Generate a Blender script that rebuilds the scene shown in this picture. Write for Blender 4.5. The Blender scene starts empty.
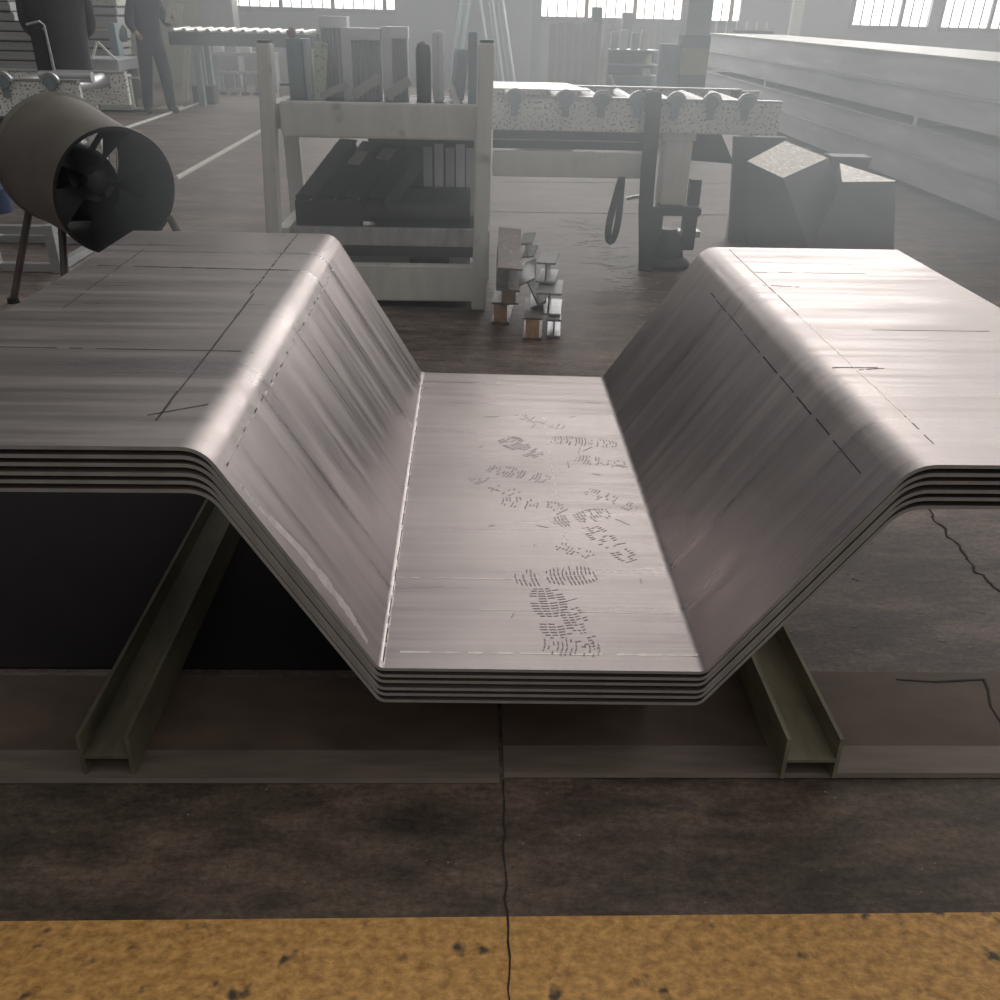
import bpy, bmesh, math, random
from mathutils import Vector, Matrix, Euler
random.seed(7)
S = bpy.context.scene
COL = S.collection
R = math.radians

# ---------------------------------------------------------------- materials
def nodes_of(name):
    m = bpy.data.materials.new(name); m.use_nodes = True
    nt = m.node_tree; b = nt.nodes['Principled BSDF']
    return m, nt, b

def mat(name, col, rough=.6, metal=0., var=.15, scale=6., stretch=(1, 1, 1), col2=None, bump=0., rvar=.1, detail=5., spots=None, spot_scale=40., spot_lo=.55, spot_hi=.6, spec=.5):
    """procedural: base colour mottled by stretched noise, optional chipped spots"""
    m, nt, b = nodes_of(name); N = nt.nodes; L = nt.links
    tc = N.new('ShaderNodeTexCoord'); mp = N.new('ShaderNodeMapping'); mp.inputs['Scale'].default_value = stretch
    L.new(tc.outputs['Object'], mp.inputs['Vector'])
    no = N.new('ShaderNodeTexNoise'); no.inputs['Scale'].default_value = scale; no.inputs['Detail'].default_value = detail; no.inputs['Roughness'].default_value = .6
    L.new(mp.outputs['Vector'], no.inputs['Vector'])
    rp = N.new('ShaderNodeValToRGB')
    c2 = col2 if col2 else tuple(min(1, c * (1 + var)) for c in col); c1 = tuple(c * (1 - var) for c in col)
    rp.color_ramp.elements[0].position = .3; rp.color_ramp.elements[0].color = (*c1, 1)
    rp.color_ramp.elements[1].position = .7; rp.color_ramp.elements[1].color = (*c2, 1)
    L.new(no.outputs['Fac'], rp.inputs['Fac']); out = rp.outputs['Color']
    if spots:
        n2 = N.new('ShaderNodeTexNoise'); n2.inputs['Scale'].default_value = spot_scale; n2.inputs['Detail'].default_value = 3
        L.new(tc.outputs['Object'], n2.inputs['Vector'])
        r2 = N.new('ShaderNodeValToRGB'); r2.color_ramp.elements[0].position = spot_lo; r2.color_ramp.elements[1].position = spot_hi
        L.new(n2.outputs['Fac'], r2.inputs['Fac'])
        mx = N.new('ShaderNodeMixRGB'); mx.inputs['Color2'].default_value = (*spots, 1)
        L.new(r2.outputs['Color'], mx.inputs['Fac']); L.new(out, mx.inputs['Color1']); out = mx.outputs['Color']
    L.new(out, b.inputs['Base Color'])
    mr = N.new('ShaderNodeMapRange'); mr.inputs['To Min'].default_value = max(.05, rough - rvar); mr.inputs['To Max'].default_value = min(1, rough + rvar)
    L.new(no.outputs['Fac'], mr.inputs['Value']); L.new(mr.outputs['Result'], b.inputs['Roughness'])
    b.inputs['Metallic'].default_value = metal; b.inputs['Specular IOR Level'].default_value = spec
    if bump:
        bp = N.new('ShaderNodeBump'); bp.inputs['Strength'].default_value = bump; bp.inputs['Distance'].default_value = .01
        L.new(no.outputs['Fac'], bp.inputs['Height']); L.new(bp.outputs['Normal'], b.inputs['Normal'])
    return m

def mill_steel():
    m, nt, b = nodes_of('mill_steel'); N = nt.nodes; L = nt.links
    tc = N.new('ShaderNodeTexCoord')
    def noise(scale, st, det=4):
        mp = N.new('ShaderNodeMapping'); mp.inputs['Scale'].default_value = st
        L.new(tc.outputs['Object'], mp.inputs['Vector'])
        n = N.new('ShaderNodeTexNoise'); n.inputs['Scale'].default_value = scale; n.inputs['Detail'].default_value = det
        L.new(mp.outputs['Vector'], n.inputs['Vector']); return n
    n1 = noise(1, (1.1, 26, 1.1), 6)        # rolling streaks across the sheet
    n2 = noise(2.2, (1, 1, 1), 4)           # broad mottling
    n3 = noise(1, (.8, 110, .8), 3)         # fine brushing
    a = N.new('ShaderNodeMath'); a.operation = 'MULTIPLY_ADD'; a.inputs[1].default_value = .55
    L.new(n1.outputs['Fac'], a.inputs[0])
    k = N.new('ShaderNodeMath'); k.operation = 'MULTIPLY'; k.inputs[1].default_value = .45
    L.new(n2.outputs['Fac'], k.inputs[0]); L.new(k.outputs[0], a.inputs[2])
    rp = N.new('ShaderNodeValToRGB')
    rp.color_ramp.elements[0].position = .32; rp.color_ramp.elements[0].color = (.285, .257, .258, 1)
    rp.color_ramp.elements[1].position = .66; rp.color_ramp.elements[1].color = (.52, .465, .46, 1)
    L.new(a.outputs[0], rp.inputs['Fac']); L.new(rp.outputs['Color'], b.inputs['Base Color'])
    b.inputs['Metallic'].default_value = .85
    mr = N.new('ShaderNodeMapRange'); mr.inputs['From Min'].default_value = .3; mr.inputs['From Max'].default_value = .7
    mr.inputs['To Min'].default_value = .24; mr.inputs['To Max'].default_value = .48
    L.new(n1.outputs['Fac'], mr.inputs['Value']); L.new(mr.outputs['Result'], b.inputs['Roughness'])
    bp = N.new('ShaderNodeBump'); bp.inputs['Strength'].default_value = .12; bp.inputs['Distance'].default_value = .003
    L.new(n3.outputs['Fac'], bp.inputs['Height']); L.new(bp.outputs['Normal'], b.inputs['Normal'])
    return m

def floor_material(name, ca, cb):
    m, nt, b = nodes_of(name); N = nt.nodes; L = nt.links
    tc = N.new('ShaderNodeTexCoord')
    def noise(scale, st=(1, 1, 1), det=6, rg=.6):
        mp = N.new('ShaderNodeMapping'); mp.inputs['Scale'].default_value = st
        L.new(tc.outputs['Object'], mp.inputs['Vector'])
        n = N.new('ShaderNodeTexNoise'); n.inputs['Scale'].default_value = scale; n.inputs['Detail'].default_value = det; n.inputs['Roughness'].default_value = rg
        L.new(mp.outputs['Vector'], n.inputs['Vector']); return n
    n1 = noise(1.1); n2 = noise(7, (.8, 2.2, 1), 9, .75); n3 = noise(38, (1, 1.5, 1), 4)
    r1 = N.new('ShaderNodeValToRGB'); e = r1.color_ramp.elements
    e[0].position = .35; e[0].color = (*ca, 1); e[1].position = .65; e[1].color = (*cb, 1)
    L.new(n1.outputs['Fac'], r1.inputs['Fac'])
    r2 = N.new('ShaderNodeValToRGB'); e = r2.color_ramp.elements
    e[0].position = .34; e[0].color = (.42, .41, .40, 1); e[1].position = .68; e[1].color = (1.4, 1.34, 1.27, 1)
    L.new(n2.outputs['Fac'], r2.inputs['Fac'])
    mx = N.new('ShaderNodeMixRGB'); mx.blend_type = 'MULTIPLY'; mx.inputs['Fac'].default_value = 1
    L.new(r1.outputs['Color'], mx.inputs['Color1']); L.new(r2.outputs['Color'], mx.inputs['Color2'])
    r3 = N.new('ShaderNodeValToRGB'); e = r3.color_ramp.elements
    e[0].position = .72; e[0].color = (0, 0, 0, 1); e[1].position = .8; e[1].color = (1, 1, 1, 1)
    L.new(n3.outputs['Fac'], r3.inputs['Fac'])
    m2 = N.new('ShaderNodeMixRGB'); m2.inputs['Color2'].default_value = (.30, .28, .25, 1)
    n4 = noise(55, (1, 1.3, 1), 6, .8); r4 = N.new('ShaderNodeValToRGB'); e = r4.color_ramp.elements
    e[0].position = .36; e[0].color = (.62, .62, .62, 1); e[1].position = .62; e[1].color = (1.25, 1.25, 1.25, 1); L.new(n4.outputs['Fac'], r4.inputs['Fac'])
    m4 = N.new('ShaderNodeMixRGB'); m4.blend_type = 'MULTIPLY'; m4.inputs['Fac'].default_value = 1; L.new(mx.outputs['Color'], m4.inputs['Color1']); L.new(r4.outputs['Color'], m4.inputs['Color2'])
    L.new(r3.outputs['Color'], m2.inputs['Fac']); L.new(m4.outputs['Color'], m2.inputs['Color1'])
    L.new(m2.outputs['Color'], b.inputs['Base Color'])
    n5 = noise(1.7, (.7, 2.0, 1), 7, .7); r5 = N.new('ShaderNodeValToRGB'); e = r5.color_ramp.elements
    e[0].position = .38; e[0].color = (.68, .68, .68, 1); e[1].position = .62; e[1].color = (1.45, 1.4, 1.36, 1); L.new(n5.outputs['Fac'], r5.inputs['Fac'])
    m5 = N.new('ShaderNodeMixRGB'); m5.blend_type = 'MULTIPLY'; m5.inputs['Fac'].default_value = 1; L.new(m2.outputs['Color'], m5.inputs['Color1']); L.new(r5.outputs['Color'], m5.inputs['Color2'])
    L.new(m5.outputs['Color'], b.inputs['Base Color'])
    mr = N.new('ShaderNodeMapRange'); b.inputs['Specular IOR Level'].default_value = .4; mr.inputs['To Min'].default_value = .42; mr.inputs['To Max'].default_value = .8
    L.new(n2.outputs['Fac'], mr.inputs['Value']); L.new(mr.outputs['Result'], b.inputs['Roughness'])
    bp = N.new('ShaderNodeBump'); bp.inputs['Strength'].default_value = .35; bp.inputs['Distance'].default_value = .006
    L.new(n2.outputs['Fac'], bp.inputs['Height']); L.new(bp.outputs['Normal'], b.inputs['Normal'])
    return m

def emit_mat(name, col, st):
    m, nt, b = nodes_of(name)
    b.inputs['Base Color'].default_value = (*col, 1); b.inputs['Roughness'].default_value = .1
    b.inputs['Emission Color'].default_value = (*col, 1); b.inputs['Emission Strength'].default_value = st
    return m

M = {}
M['steel'] = mill_steel()
M['floor'] = floor_material('stained_concrete', (.168, .146, .136), (.205, .168, .160))
M['floorfront'] = floor_material('brown_front_slab', (.112, .088, .068), (.142, .106, .088))
M['speckpale'] = mat('pale_floor_scuff', (.34, .31, .29), .7)
M['edge'] = mat('sheared_sheet_edge', (.36, .365, .37), .6, .2, .15, 20)
M['yellow'] = mat('worn_yellow_paint', (.54, .265, .070), .6, 0, .3, 42, (1, 1.4, 1), col2=(.86, .47, .15), bump=.5, spots=(.09, .06, .035), spot_scale=16, spot_lo=.63, spot_hi=.72)
M['plate'] = mat('rust_brown_plate', (.115, .080, .060), .65, .2, .3, 4, (1, 2, 1), bump=.15)
M['platelip'] = mat('rubbed_plate_edge', (.165, .128, .105), .6, .1, .2, 5, (1, 8, 1))
M['beam'] = mat('dusty_olive_steel', (.125, .11, .08), .6, .2, .3, 5, (3, 1, 3), col2=(.185, .168, .11), bump=.1)
M['litbeam'] = mat('dusty_olive_steel_lit', (.20, .18, .13), .65, .1, .25, 5, (3, 1, 3), col2=(.29, .26, .17), bump=.1)  # lighter copy of the beam steel: dust plus painted-in light on the right beam
M['dark'] = mat('dark_steel', (.055, .055, .06), .5, .5, .3, 6)
M['black'] = mat('black_paint', (.018, .018, .02), .5, .1, .2, 8)
M['gap'] = mat('crack_dirt', (.035, .03, .027), .9)
M['scribe'] = mat('scribe_dark', (.09, .075, .075), .6, .3)
M['chalk'] = mat('scribe_pale', (.70, .67, .64), .5, .7)
M['ground'] = mat('ground_steel_glint', (.66, .63, .61), .45, .85, .15, 30)
M['print'] = mat('dusty_boot_dirt', (.29, .245, .24), .6, .5, .3, 60)
M['rackgrey'] = mat('rack_pale_grey_paint', (.78, .78, .74), .5, .0, .10, 3, (4, 1, .6), spots=(.42, .41, .39), spot_scale=7, spot_lo=.62, spot_hi=.75)
M['chip'] = mat('chipped_pale_paint', (.82, .82, .78), .55, 0, .1, 5, spots=(.17, .17, .18), spot_scale=60, spot_lo=.56, spot_hi=.62)
M['galv'] = mat('galvanised_steel', (.50, .51, .52), .42, .6, .12, 5, (1, 3, 8))
M['girder'] = mat('grey_girder_steel', (.52, .52, .545), .5, .25, .28, 2.5, (6, .25, 2), bump=.05)
M['girdertop'] = mat('bright_girder_top', (.46, .46, .44), .5, .3, .12, 3, (6, .2, 2))
M['die'] = mat('die_grey_steel', (.58, .64, .67), .45, .2, .15, 6, (4, 4, .7))
M['dielight'] = mat('die_pale_face', (.80, .81, .87), .45, .1, .10, 5)
M['teal'] = mat('dull_teal_steel', (.26, .32, .34), .5, .2, .15, 5, (3, 3, .6))
M['speck'] = mat('speckled_pale_plate', (.52, .54, .47), .5, .2, .1, 10, spots=(.2, .2, .19), spot_scale=55, spot_lo=.58, spot_hi=.64)
M['rust'] = mat('orange_sawn_end', (.55, .37, .26), .7, .1, .3, 20)
M['bright'] = mat('bright_cut_steel', (.72, .71, .67), .32, .8, .2, 14)
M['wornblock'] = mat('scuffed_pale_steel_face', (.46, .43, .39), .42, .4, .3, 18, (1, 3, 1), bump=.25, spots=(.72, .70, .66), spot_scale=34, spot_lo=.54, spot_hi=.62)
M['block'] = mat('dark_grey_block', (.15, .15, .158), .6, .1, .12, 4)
M['fanout'] = mat('dusty_fan_drum', (.19, .17, .15), .55, .3, .22, 3, bump=.08)
M['fanrust'] = mat('rusty_fan_leg', (.12, .095, .085), .6, .3, .3, 9)
M['white'] = mat('white_paint', (.72, .72, .68), .5, 0, .06, 6)
M['cream'] = mat('cream_timber', (.66, .64, .52), .6, 0, .08, 5, (4, 4, .5))
M['wall'] = mat('grey_plaster', (.40, .41, .41), .8, 0, .06, 1.2)
M['walll'] = mat('pale_green_plaster', (.45, .47, .38), .8, 0, .06, 1.2)
M['frame'] = mat('window_frame_grey', (.30, .30, .30), .6)
M['framered'] = mat('window_frame_rust', (.38, .24, .17), .6)
M['pane'] = emit_mat('daylit_window', (1.0, 1.0, .97), 2.6)
M['cloth'] = mat('navy_work_cloth', (.030, .032, .042), .9, 0, .2, 8)
M['cloth2'] = mat('charcoal_jacket', (.045, .042, .050), .9, 0, .2, 8)
M['skin'] = mat('skin', (.42, .27, .20), .6, 0, .08, 8)
M['hair'] = mat('black_hair', (.012, .011, .010), .7)
M['shoe'] = mat('dark_work_shoe', (.05, .045, .045), .6)
M['strap'] = mat('black_webbing', (.035, .037, .042), .85, 0, .15, 40)
M['green'] = mat('dark_green_webbing', (.03, .045, .04), .85, 0, .15, 40)
M['pink'] = mat('faded_pink_rag', (.36, .22, .28), .9)
M['olive'] = mat('faded_yellow_band', (.36, .35, .22), .6, 0, .1, 5)
M['column'] = mat('column_grey_blue', (.33, .36, .37), .55, .2, .1, 3)
M['columndk'] = mat('column_dark_band', (.10, .115, .125), .55, .2, .15, 5)
M['cab'] = mat('cabinet_grey', (.36, .37, .36), .5, .1, .06, 3)
M['bluepail'] = mat('blue_pail_paint', (.05, .075, .16), .5)
M['wood'] = mat('old_bearer_timber', (.16, .11, .07), .8, 0, .25, 8, (1, 6, 6))
M['corr'] = mat('brown_grey_panel', (.26, .255, .255), .6, .2, .2, 3, (6, 6, .4), col2=(.33, .30, .28))
M['metalgreen'] = mat('pale_green_tube', (.36, .43, .40), .45, .3, .1, 5)

# ---------------------------------------------------------------- mesh builder
ORG = {}
class MB:
    def __init__(s): s.v = []; s.f = []; s.mi = []
    def add(s, vs, fs, mi=0):
        o = len(s.v); s.v += [tuple(x) for x in vs]
        for f in fs: s.f.append([i + o for i in f]); s.mi.append(mi)
        return s
    def hexa(s, b, t, mi=0):
        return s.add(list(b) + list(t), [(3, 2, 1, 0), (4, 5, 6, 7), (0, 1, 5, 4), (1, 2, 6, 5), (2, 3, 7, 6), (3, 0, 4, 7)], mi)
    def bb(s, x0, x1, y0, y1, z0, z1, mi=0):
        return s.hexa([(x0, y0, z0), (x1, y0, z0), (x1, y1, z0), (x0, y1, z0)], [(x0, y0, z1), (x1, y0, z1), (x1, y1, z1), (x0, y1, z1)], mi)
    def box(s, c, d, rot=(0, 0, 0), mi=0):
        m = Euler(rot).to_matrix(); c = Vector(c); h = [x / 2 for x in d]
        P = [c + m @ Vector((sx * h[0], sy * h[1], sz * h[2])) for sz in (-1, 1) for sx, sy in ((-1, -1), (1, -1), (1, 1), (-1, 1))]
        return s.hexa(P[:4], P[4:], mi)
    def bar(s, p0, p1, w, h, up=(0, 0, 1), mi=0):
        p0, p1 = Vector(p0), Vector(p1); d = (p1 - p0).normalized(); u = Vector(up)
        sd = d.cross(u)
        if sd.length < 1e-4: sd = d.cross(Vector((1, 0, 0)))
        sd.normalize(); u = sd.cross(d)
        q = [sd * a * w / 2 + u * b * h / 2 for a, b in ((-1, -1), (1, -1), (1, 1), (-1, 1))]
        return s.hexa([p0 + x for x in q], [p1 + x for x in q], mi)
    def sect(s, pts, p0, p1, xdir, mi=0):
        """extrude a closed 2-D section (x along xdir, y along the cross product) from p0 to p1"""
        p0, p1 = Vector(p0), Vector(p1); d = (p1 - p0).normalized(); x = Vector(xdir); x = (x - d * x.dot(d)).normalized(); y = d.cross(x) * -1
        n = len(pts); a = [p0 + x * u + y * w for u, w in pts]; b = [p1 + x * u + y * w for u, w in pts]
        fs = [(i, (i + 1) % n, n + (i + 1) % n, n + i) for i in range(n)]
        return s.add(a + b, fs + [tuple(range(n))[::-1], tuple(range(n, 2 * n))], mi)
    def cyl(s, p0, p1, r0, r1=None, n=16, mi=0):
        r1 = r0 if r1 is None else r1
        return s.rings([(p0, r0), (p1, r1)], n, mi)
    def rings(s, prs, n=14, mi=0, cap=True):
        P = [Vector(p) for p, r in prs]; ax0 = (P[1] - P[0]).normalized()
        a = ax0.orthogonal().normalized(); vs = []
        for i, (p, r) in enumerate(prs):
            t = (P[min(i + 1, len(P) - 1)] - P[max(i - 1, 0)]).normalized()
            a = (a - t * a.dot(t)).normalized(); b = t.cross(a)
            vs += [P[i] + (a * math.cos(2 * math.pi * k / n) + b * math.sin(2 * math.pi * k / n)) * r for k in range(n)]
        fs = [(i * n + k, i * n + (k + 1) % n, (i + 1) * n + (k + 1) % n, (i + 1) * n + k) for i in range(len(prs) - 1) for k in range(n)]
        if cap: fs += [tuple(range(n))[::-1], tuple(range((len(prs) - 1) * n, len(prs) * n))]
        return s.add(vs, fs, mi)
    def tube(s, pts, r, n=8, mi=0): return s.rings([(p, r) for p in pts], n, mi)
    def torus(s, c, axis, RR, r, n=40, k=8, mi=0):
        c = Vector(c); ax = Vector(axis).normalized(); a = ax.orthogonal().normalized(); b = ax.cross(a); vs = []
        for i in range(n):
            t = 2 * math.pi * i / n; d = a * math.cos(t) + b * math.sin(t)
            vs += [c + d * (RR + r * math.cos(2 * math.pi * j / k)) + ax * r * math.sin(2 * math.pi * j / k) for j in range(k)]
        return s.add(vs, [(i * k + j, ((i + 1) % n) * k + j, ((i + 1) % n) * k + (j + 1) % k, i * k + (j + 1) % k) for i in range(n) for j in range(k)], mi)
    def sphere(s, c, r, sc=(1, 1, 1), n=14, m=9, mi=0):
        c = Vector(c); vs = [c + Vector((0, 0, r * sc[2]))]
        for i in range(1, m):
            p = math.pi * i / m
            vs += [c + Vector((r * sc[0] * math.sin(p) * math.cos(2 * math.pi * k / n), r * sc[1] * math.sin(p) * math.sin(2 * math.pi * k / n), r * sc[2] * math.cos(p))) for k in range(n)]
        vs.append(c - Vector((0, 0, r * sc[2]))); e = len(vs) - 1
        fs = [(0, 1 + k, 1 + (k + 1) % n) for k in range(n)] + [(e, 1 + (m - 2) * n + (k + 1) % n, 1 + (m - 2) * n + k) for k in range(n)]
        fs += [(1 + i * n + k, 1 + (i + 1) * n + k, 1 + (i + 1) * n + (k + 1) % n, 1 + i * n + (k + 1) % n) for i in range(m - 2) for k in range(n)]
        return s.add(vs, fs, mi)
    def build(s, name, m, parent=None, loc=None, bevel=0, smooth=True):
        if parent is not None: o0 = ORG[parent]
        else:
            if loc is None:
                xs = [v[0] for v in s.v]; ys = [v[1] for v in s.v]
                loc = ((min(xs) + max(xs)) / 2, (min(ys) + max(ys)) / 2, min(v[2] for v in s.v))
            o0 = Vector(loc)
        me = bpy.data.meshes.new(name); me.from_pydata([tuple(Vector(v) - o0) for v in s.v], [], s.f)
        bm = bmesh.new(); bm.from_mesh(me); bmesh.ops.recalc_face_normals(bm, faces=bm.faces)
        if bevel: bmesh.ops.bevel(bm, geom=[e for e in bm.edges if len(e.link_faces) == 2 and e.calc_face_angle(0) > .5], offset=bevel, segments=2, affect='EDGES', clamp_overlap=True)
        bm.to_mesh(me); bm.free()
        if not bevel:
            me.polygons.foreach_set('material_index', s.mi)
        for x in (m if isinstance(m, (list, tuple)) else [m]): me.materials.append(M[x])
        if smooth:
            me.shade_smooth(); me.set_sharp_from_angle(angle=R(35))
        o = bpy.data.objects.new(name, me); COL.objects.link(o)
        if parent is not None: o.parent = parent
        else: o.location = o0
        ORG[o] = o0
        return o

def tag(o, label, cat, group=None):
    o['label'] = label; o['category'] = cat
    if group: o['group'] = group
    return o
def thing(name, label, cat, loc, group=None):
    o = bpy.data.objects.new(name, None); COL.objects.link(o); o.location = loc; o.empty_display_size = .1
    ORG[o] = Vector(loc); return tag(o, label, cat, group)
def struct(o): o['kind'] = 'structure'; return o
def copy_thing(o, delta, label, group=None):
    c = o.copy(); COL.objects.link(c); c.location = Vector(o.location) + Vector(delta); c['label'] = label
    if group: c['group'] = group
    for ch in list(o.children):
        d = ch.copy(); COL.objects.link(d); d.parent = c
        for g in list(ch.children):
            e = g.copy(); COL.objects.link(e); e.parent = d
    return c

# ---------------------------------------------------------------- camera
cam = bpy.data.cameras.new('camera'); co = bpy.data.objects.new('camera', cam); COL.objects.link(co)
cam.sensor_width = 36; cam.lens = 36 * .866; cam.clip_end = 200
pitch, yaw, roll = .51421, .03742, .025
fwd = Vector((math.sin(yaw) * math.cos(pitch), math.cos(yaw) * math.cos(pitch), -math.sin(pitch)))
r0 = Vector((math.cos(yaw), -math.sin(yaw), 0)); u0 = Vector((math.sin(yaw) * math.sin(pitch), math.cos(yaw) * math.sin(pitch), math.cos(pitch)))
rt = r0 * math.cos(roll) + u0 * math.sin(roll); up = u0 * math.cos(roll) - r0 * math.sin(roll)
co.matrix_world = Matrix(((rt.x, up.x, -fwd.x, 0), (rt.y, up.y, -fwd.y, 0), (rt.z, up.z, -fwd.z, 1.5), (0, 0, 0, 1)))
S.camera = co

# ---------------------------------------------------------------- setting
struct(MB().bb(-18, 18, -3, 21.3, -.2, 0).build('floor', 'floor', loc=(0, 0, 0)))
WY = 21.0; SILL = 1.39; WT = 3.6
wins = [(-5.15, -1.68, 1.44), (1.33, 5.65, 1.39), (8.05, 9.75, 1.37), (9.98, 12.6, 1.37)]
w = MB()
xs = -18
for a, b_, sl in wins:
    w.bb(xs, a, WY, WY + .25, 0, 6)
    w.bb(a, b_, WY, WY + .25, 0, sl); w.bb(a, b_, WY, WY + .25, WT, 6); xs = b_
w.bb(xs, 18, WY, WY + .25, 0, 6)
struct(w.build('wall_back', 'wall', loc=(0, WY, 0)))
struct(MB().bb(-16, -5.15, WY - .06, WY - .002, 0, 6).build('wall_left', 'walll'))
for i, (a, b_, sl) in enumerate(wins):
    f = MB(); f.bb(a, b_, WY - .03, WY + .08, sl - .06, sl + .03); f.bb(a, b_, WY + .02, WY + .08, WT - .06, WT)
    fo = struct(f.build('window_%d' % (i + 1), 'frame'))
    MB().bb(a, b_, WY + .14, WY + .16, sl, WT).build('window_pane', 'pane', fo)
    g = MB(); n = int((b_ - a) / .205)
    for k in range(n + 1):
        x = a + (b_ - a) * k / n
        if k % 5: g.bb(x - .012, x + .012, WY - .01, WY + .015, sl, WT)
    g.build('window_bars', 'frame', fo)
    g = MB()
    for k in range(0, n + 1, 5):
        x = a + (b_ - a) * k / n; g.bb(x - .04, x + .04, WY - .02, WY + .04, sl, WT)
    g.build('window_mullions', 'framered' if i == 1 else 'frame', fo)
struct(MB().bb(6.72, 6.95, WY - .14, WY, 0, 5).build('trim_1', 'white'))
struct(MB().bb(-.95, 1.15, WY - .35, WY, 0, 6).build('pillar_back', 'wall'))

struct(MB().bb(-5, 5, -3, 1.386, -.02, .0008).build('floor_front_slab', 'floorfront', loc=(0, 0, 0)))
# painted band and seams in the floor
struct(MB().bb(-4, 4, .45, 1.042, -.02, .0015).build('floor_marking', 'yellow', loc=(0, 0, 0)))
sm = MB(); rr = random.Random(3)
y = .45; x = .072
pts = []
while y < 1.39: pts.append((x + rr.uniform(-.004, .004), y)); y += .03
for (a, b_), (c, d) in zip(pts, pts[1:]):
    ww = rr.uniform(.0008, .0024)
    sm.hexa([(a - ww, b_, .0005), (a + ww, b_, .0005), (c + ww, d, .0005), (c - ww, d, .0005)], [(a - ww, b_, .0024), (a + ww, b_, .0024), (c + ww, d, .0024), (c - ww, d, .0024)])
struct(sm.build('floor_joint', 'gap'))
def crack(name, pts, wd, z=.0005, h=.0012, sub=4, jit=.010):
    m = MB(); P = []
    for (a, b_), (c, d) in zip(pts, pts[1:]):
        for k in range(sub):
            t = k / sub; P.append((a + (c - a) * t + rr.uniform(-jit, jit), b_ + (d - b_) * t + rr.uniform(-jit, jit), wd * rr.uniform(.5, 1.3)))
    P.append((*pts[-1], wd * .4))
    for (a, b_, w0), (c, d, w1) in zip(P, P[1:]):
        n = Vector((-(d - b_), c - a)).normalized()
        m.hexa([(a - n.x * w0, b_ - n.y * w0, z), (a + n.x * w0, b_ + n.y * w0, z), (c + n.x * w1, d + n.y * w1, z), (c - n.x * w1, d - n.y * w1, z)],
               [(a - n.x * w0, b_ - n.y * w0, z + h), (a + n.x * w0, b_ + n.y * w0, z + h), (c + n.x * w1, d + n.y * w1, z + h), (c - n.x * w1, d - n.y * w1, z + h)])
    return struct(m.build(name, 'gap'))
crack('floor_crack', [(1.608, 2.62), (1.60, 2.45), (1.595, 2.3), (1.585, 2.22), (1.61, 2.1), (1.64, 1.95)], .0035, sub=7)
crack('floor_crack', [(-.1, 7.66), (1.6, 7.69), (3.9, 7.75)], .008, jit=.004)
crack('floor_crack', [(-.1, 9.13), (1.7, 9.25), (3.8, 9.4)], .008, jit=.004)

m = MB()
def fleck(x, y, l, wv, a):
    d = Vector((math.cos(a), math.sin(a))) * l; n = Vector((-d.y, d.x)).normalized() * wv
    q = [(x - d.x, y - d.y), (x + n.x, y + n.y), (x + d.x, y + d.y), (x - n.x, y - n.y)]
    m.hexa([(u, v, .0005) for u, v in q], [(u, v, .0016) for u, v in q])
for k in range(170):
    t = rr.random(); fleck(.82 + .32 * t + rr.gauss(0, .10), 7.6 - 3.3 * t + rr.gauss(0, .12), rr.uniform(.008, .05), rr.uniform(.004, .014), rr.uniform(-.5, .5))
for k in range(60): fleck(rr.uniform(.85, 1.9), rr.uniform(1.75, 2.7), rr.uniform(.002, .012), rr.uniform(.001, .004), rr.uniform(-.6, .6))
for k in range(22): fleck(rr.uniform(-.8, 1.1), rr.uniform(1.06, 1.36), rr.uniform(.001, .004), rr.uniform(.001, .002), rr.uniform(-.6, .6))
struct(m.build('floor_stain', 'speckpale'))
# steel ground plates under the beams' front ends
for nm, x0, x1, lab in (('ground_plate', -3, .066, 'rusty brown steel ground plate under the left H-beam end'), ('ground_plate', .076, 3, 'rusty brown steel ground plate under the right H-beam end, with a crack')):
    t = thing(nm, lab, 'steel plate', ((x0 + x1) / 2, 1.55, 0), 'ground plates')
    MB().hexa([(x0, 1.395, 0), (x1, 1.38, 0), (x1, 1.70, 0), (x0, 1.745, 0)], [(x0, 1.46, .012), (x1, 1.445, .012), (x1, 1.70, .012), (x0, 1.745, .012)]).build('plate_body', 'plate', t)
    MB().hexa([(x0, 1.382, .004), (x1, 1.366, .004), (x1, 1.455, .006), (x0, 1.47, .006)], [(x0, 1.388, .013), (x1, 1.372, .013), (x1, 1.455, .0145), (x0, 1.47, .0145)]).build('worn_lip', 'platelip', t)
    if x1 > 1:
        m = MB()
        for (a, b_), (c, d), ww in (((1.335, 1.70), (1.325, 1.66), .008), ((1.325, 1.66), (1.30, 1.60), .006), ((1.30, 1.60), (1.295, 1.53), .004), ((1.103, 1.70), (1.2, 1.690), .004), ((1.2, 1.69), (1.335, 1.70), .006)):
            m.bar((a, b_, .0125), (c, d, .0125), ww * .9, .002)
        m.build('crack', 'gap', t)

M['shadeplate'] = mat('painted_shade_black', (.013, .010, .011), .8, 0, .3, 5, spec=.2)  # near-black sheet added to paint the shade under the left flange
tag(MB().hexa([(-3.0, 1.765, 0), (.50, 1.745, 0), (.50, 3.25, 0), (-3.0, 3.25, 0)], [(-3.0, 1.765, .006), (.50, 1.745, .006), (.50, 3.25, .006), (-3.0, 3.25, .006)]).build('painted_shade_sheet', 'shadeplate'), 'added black sheet painting the shade on the floor beneath the left flange', 'steel plate')
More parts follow.
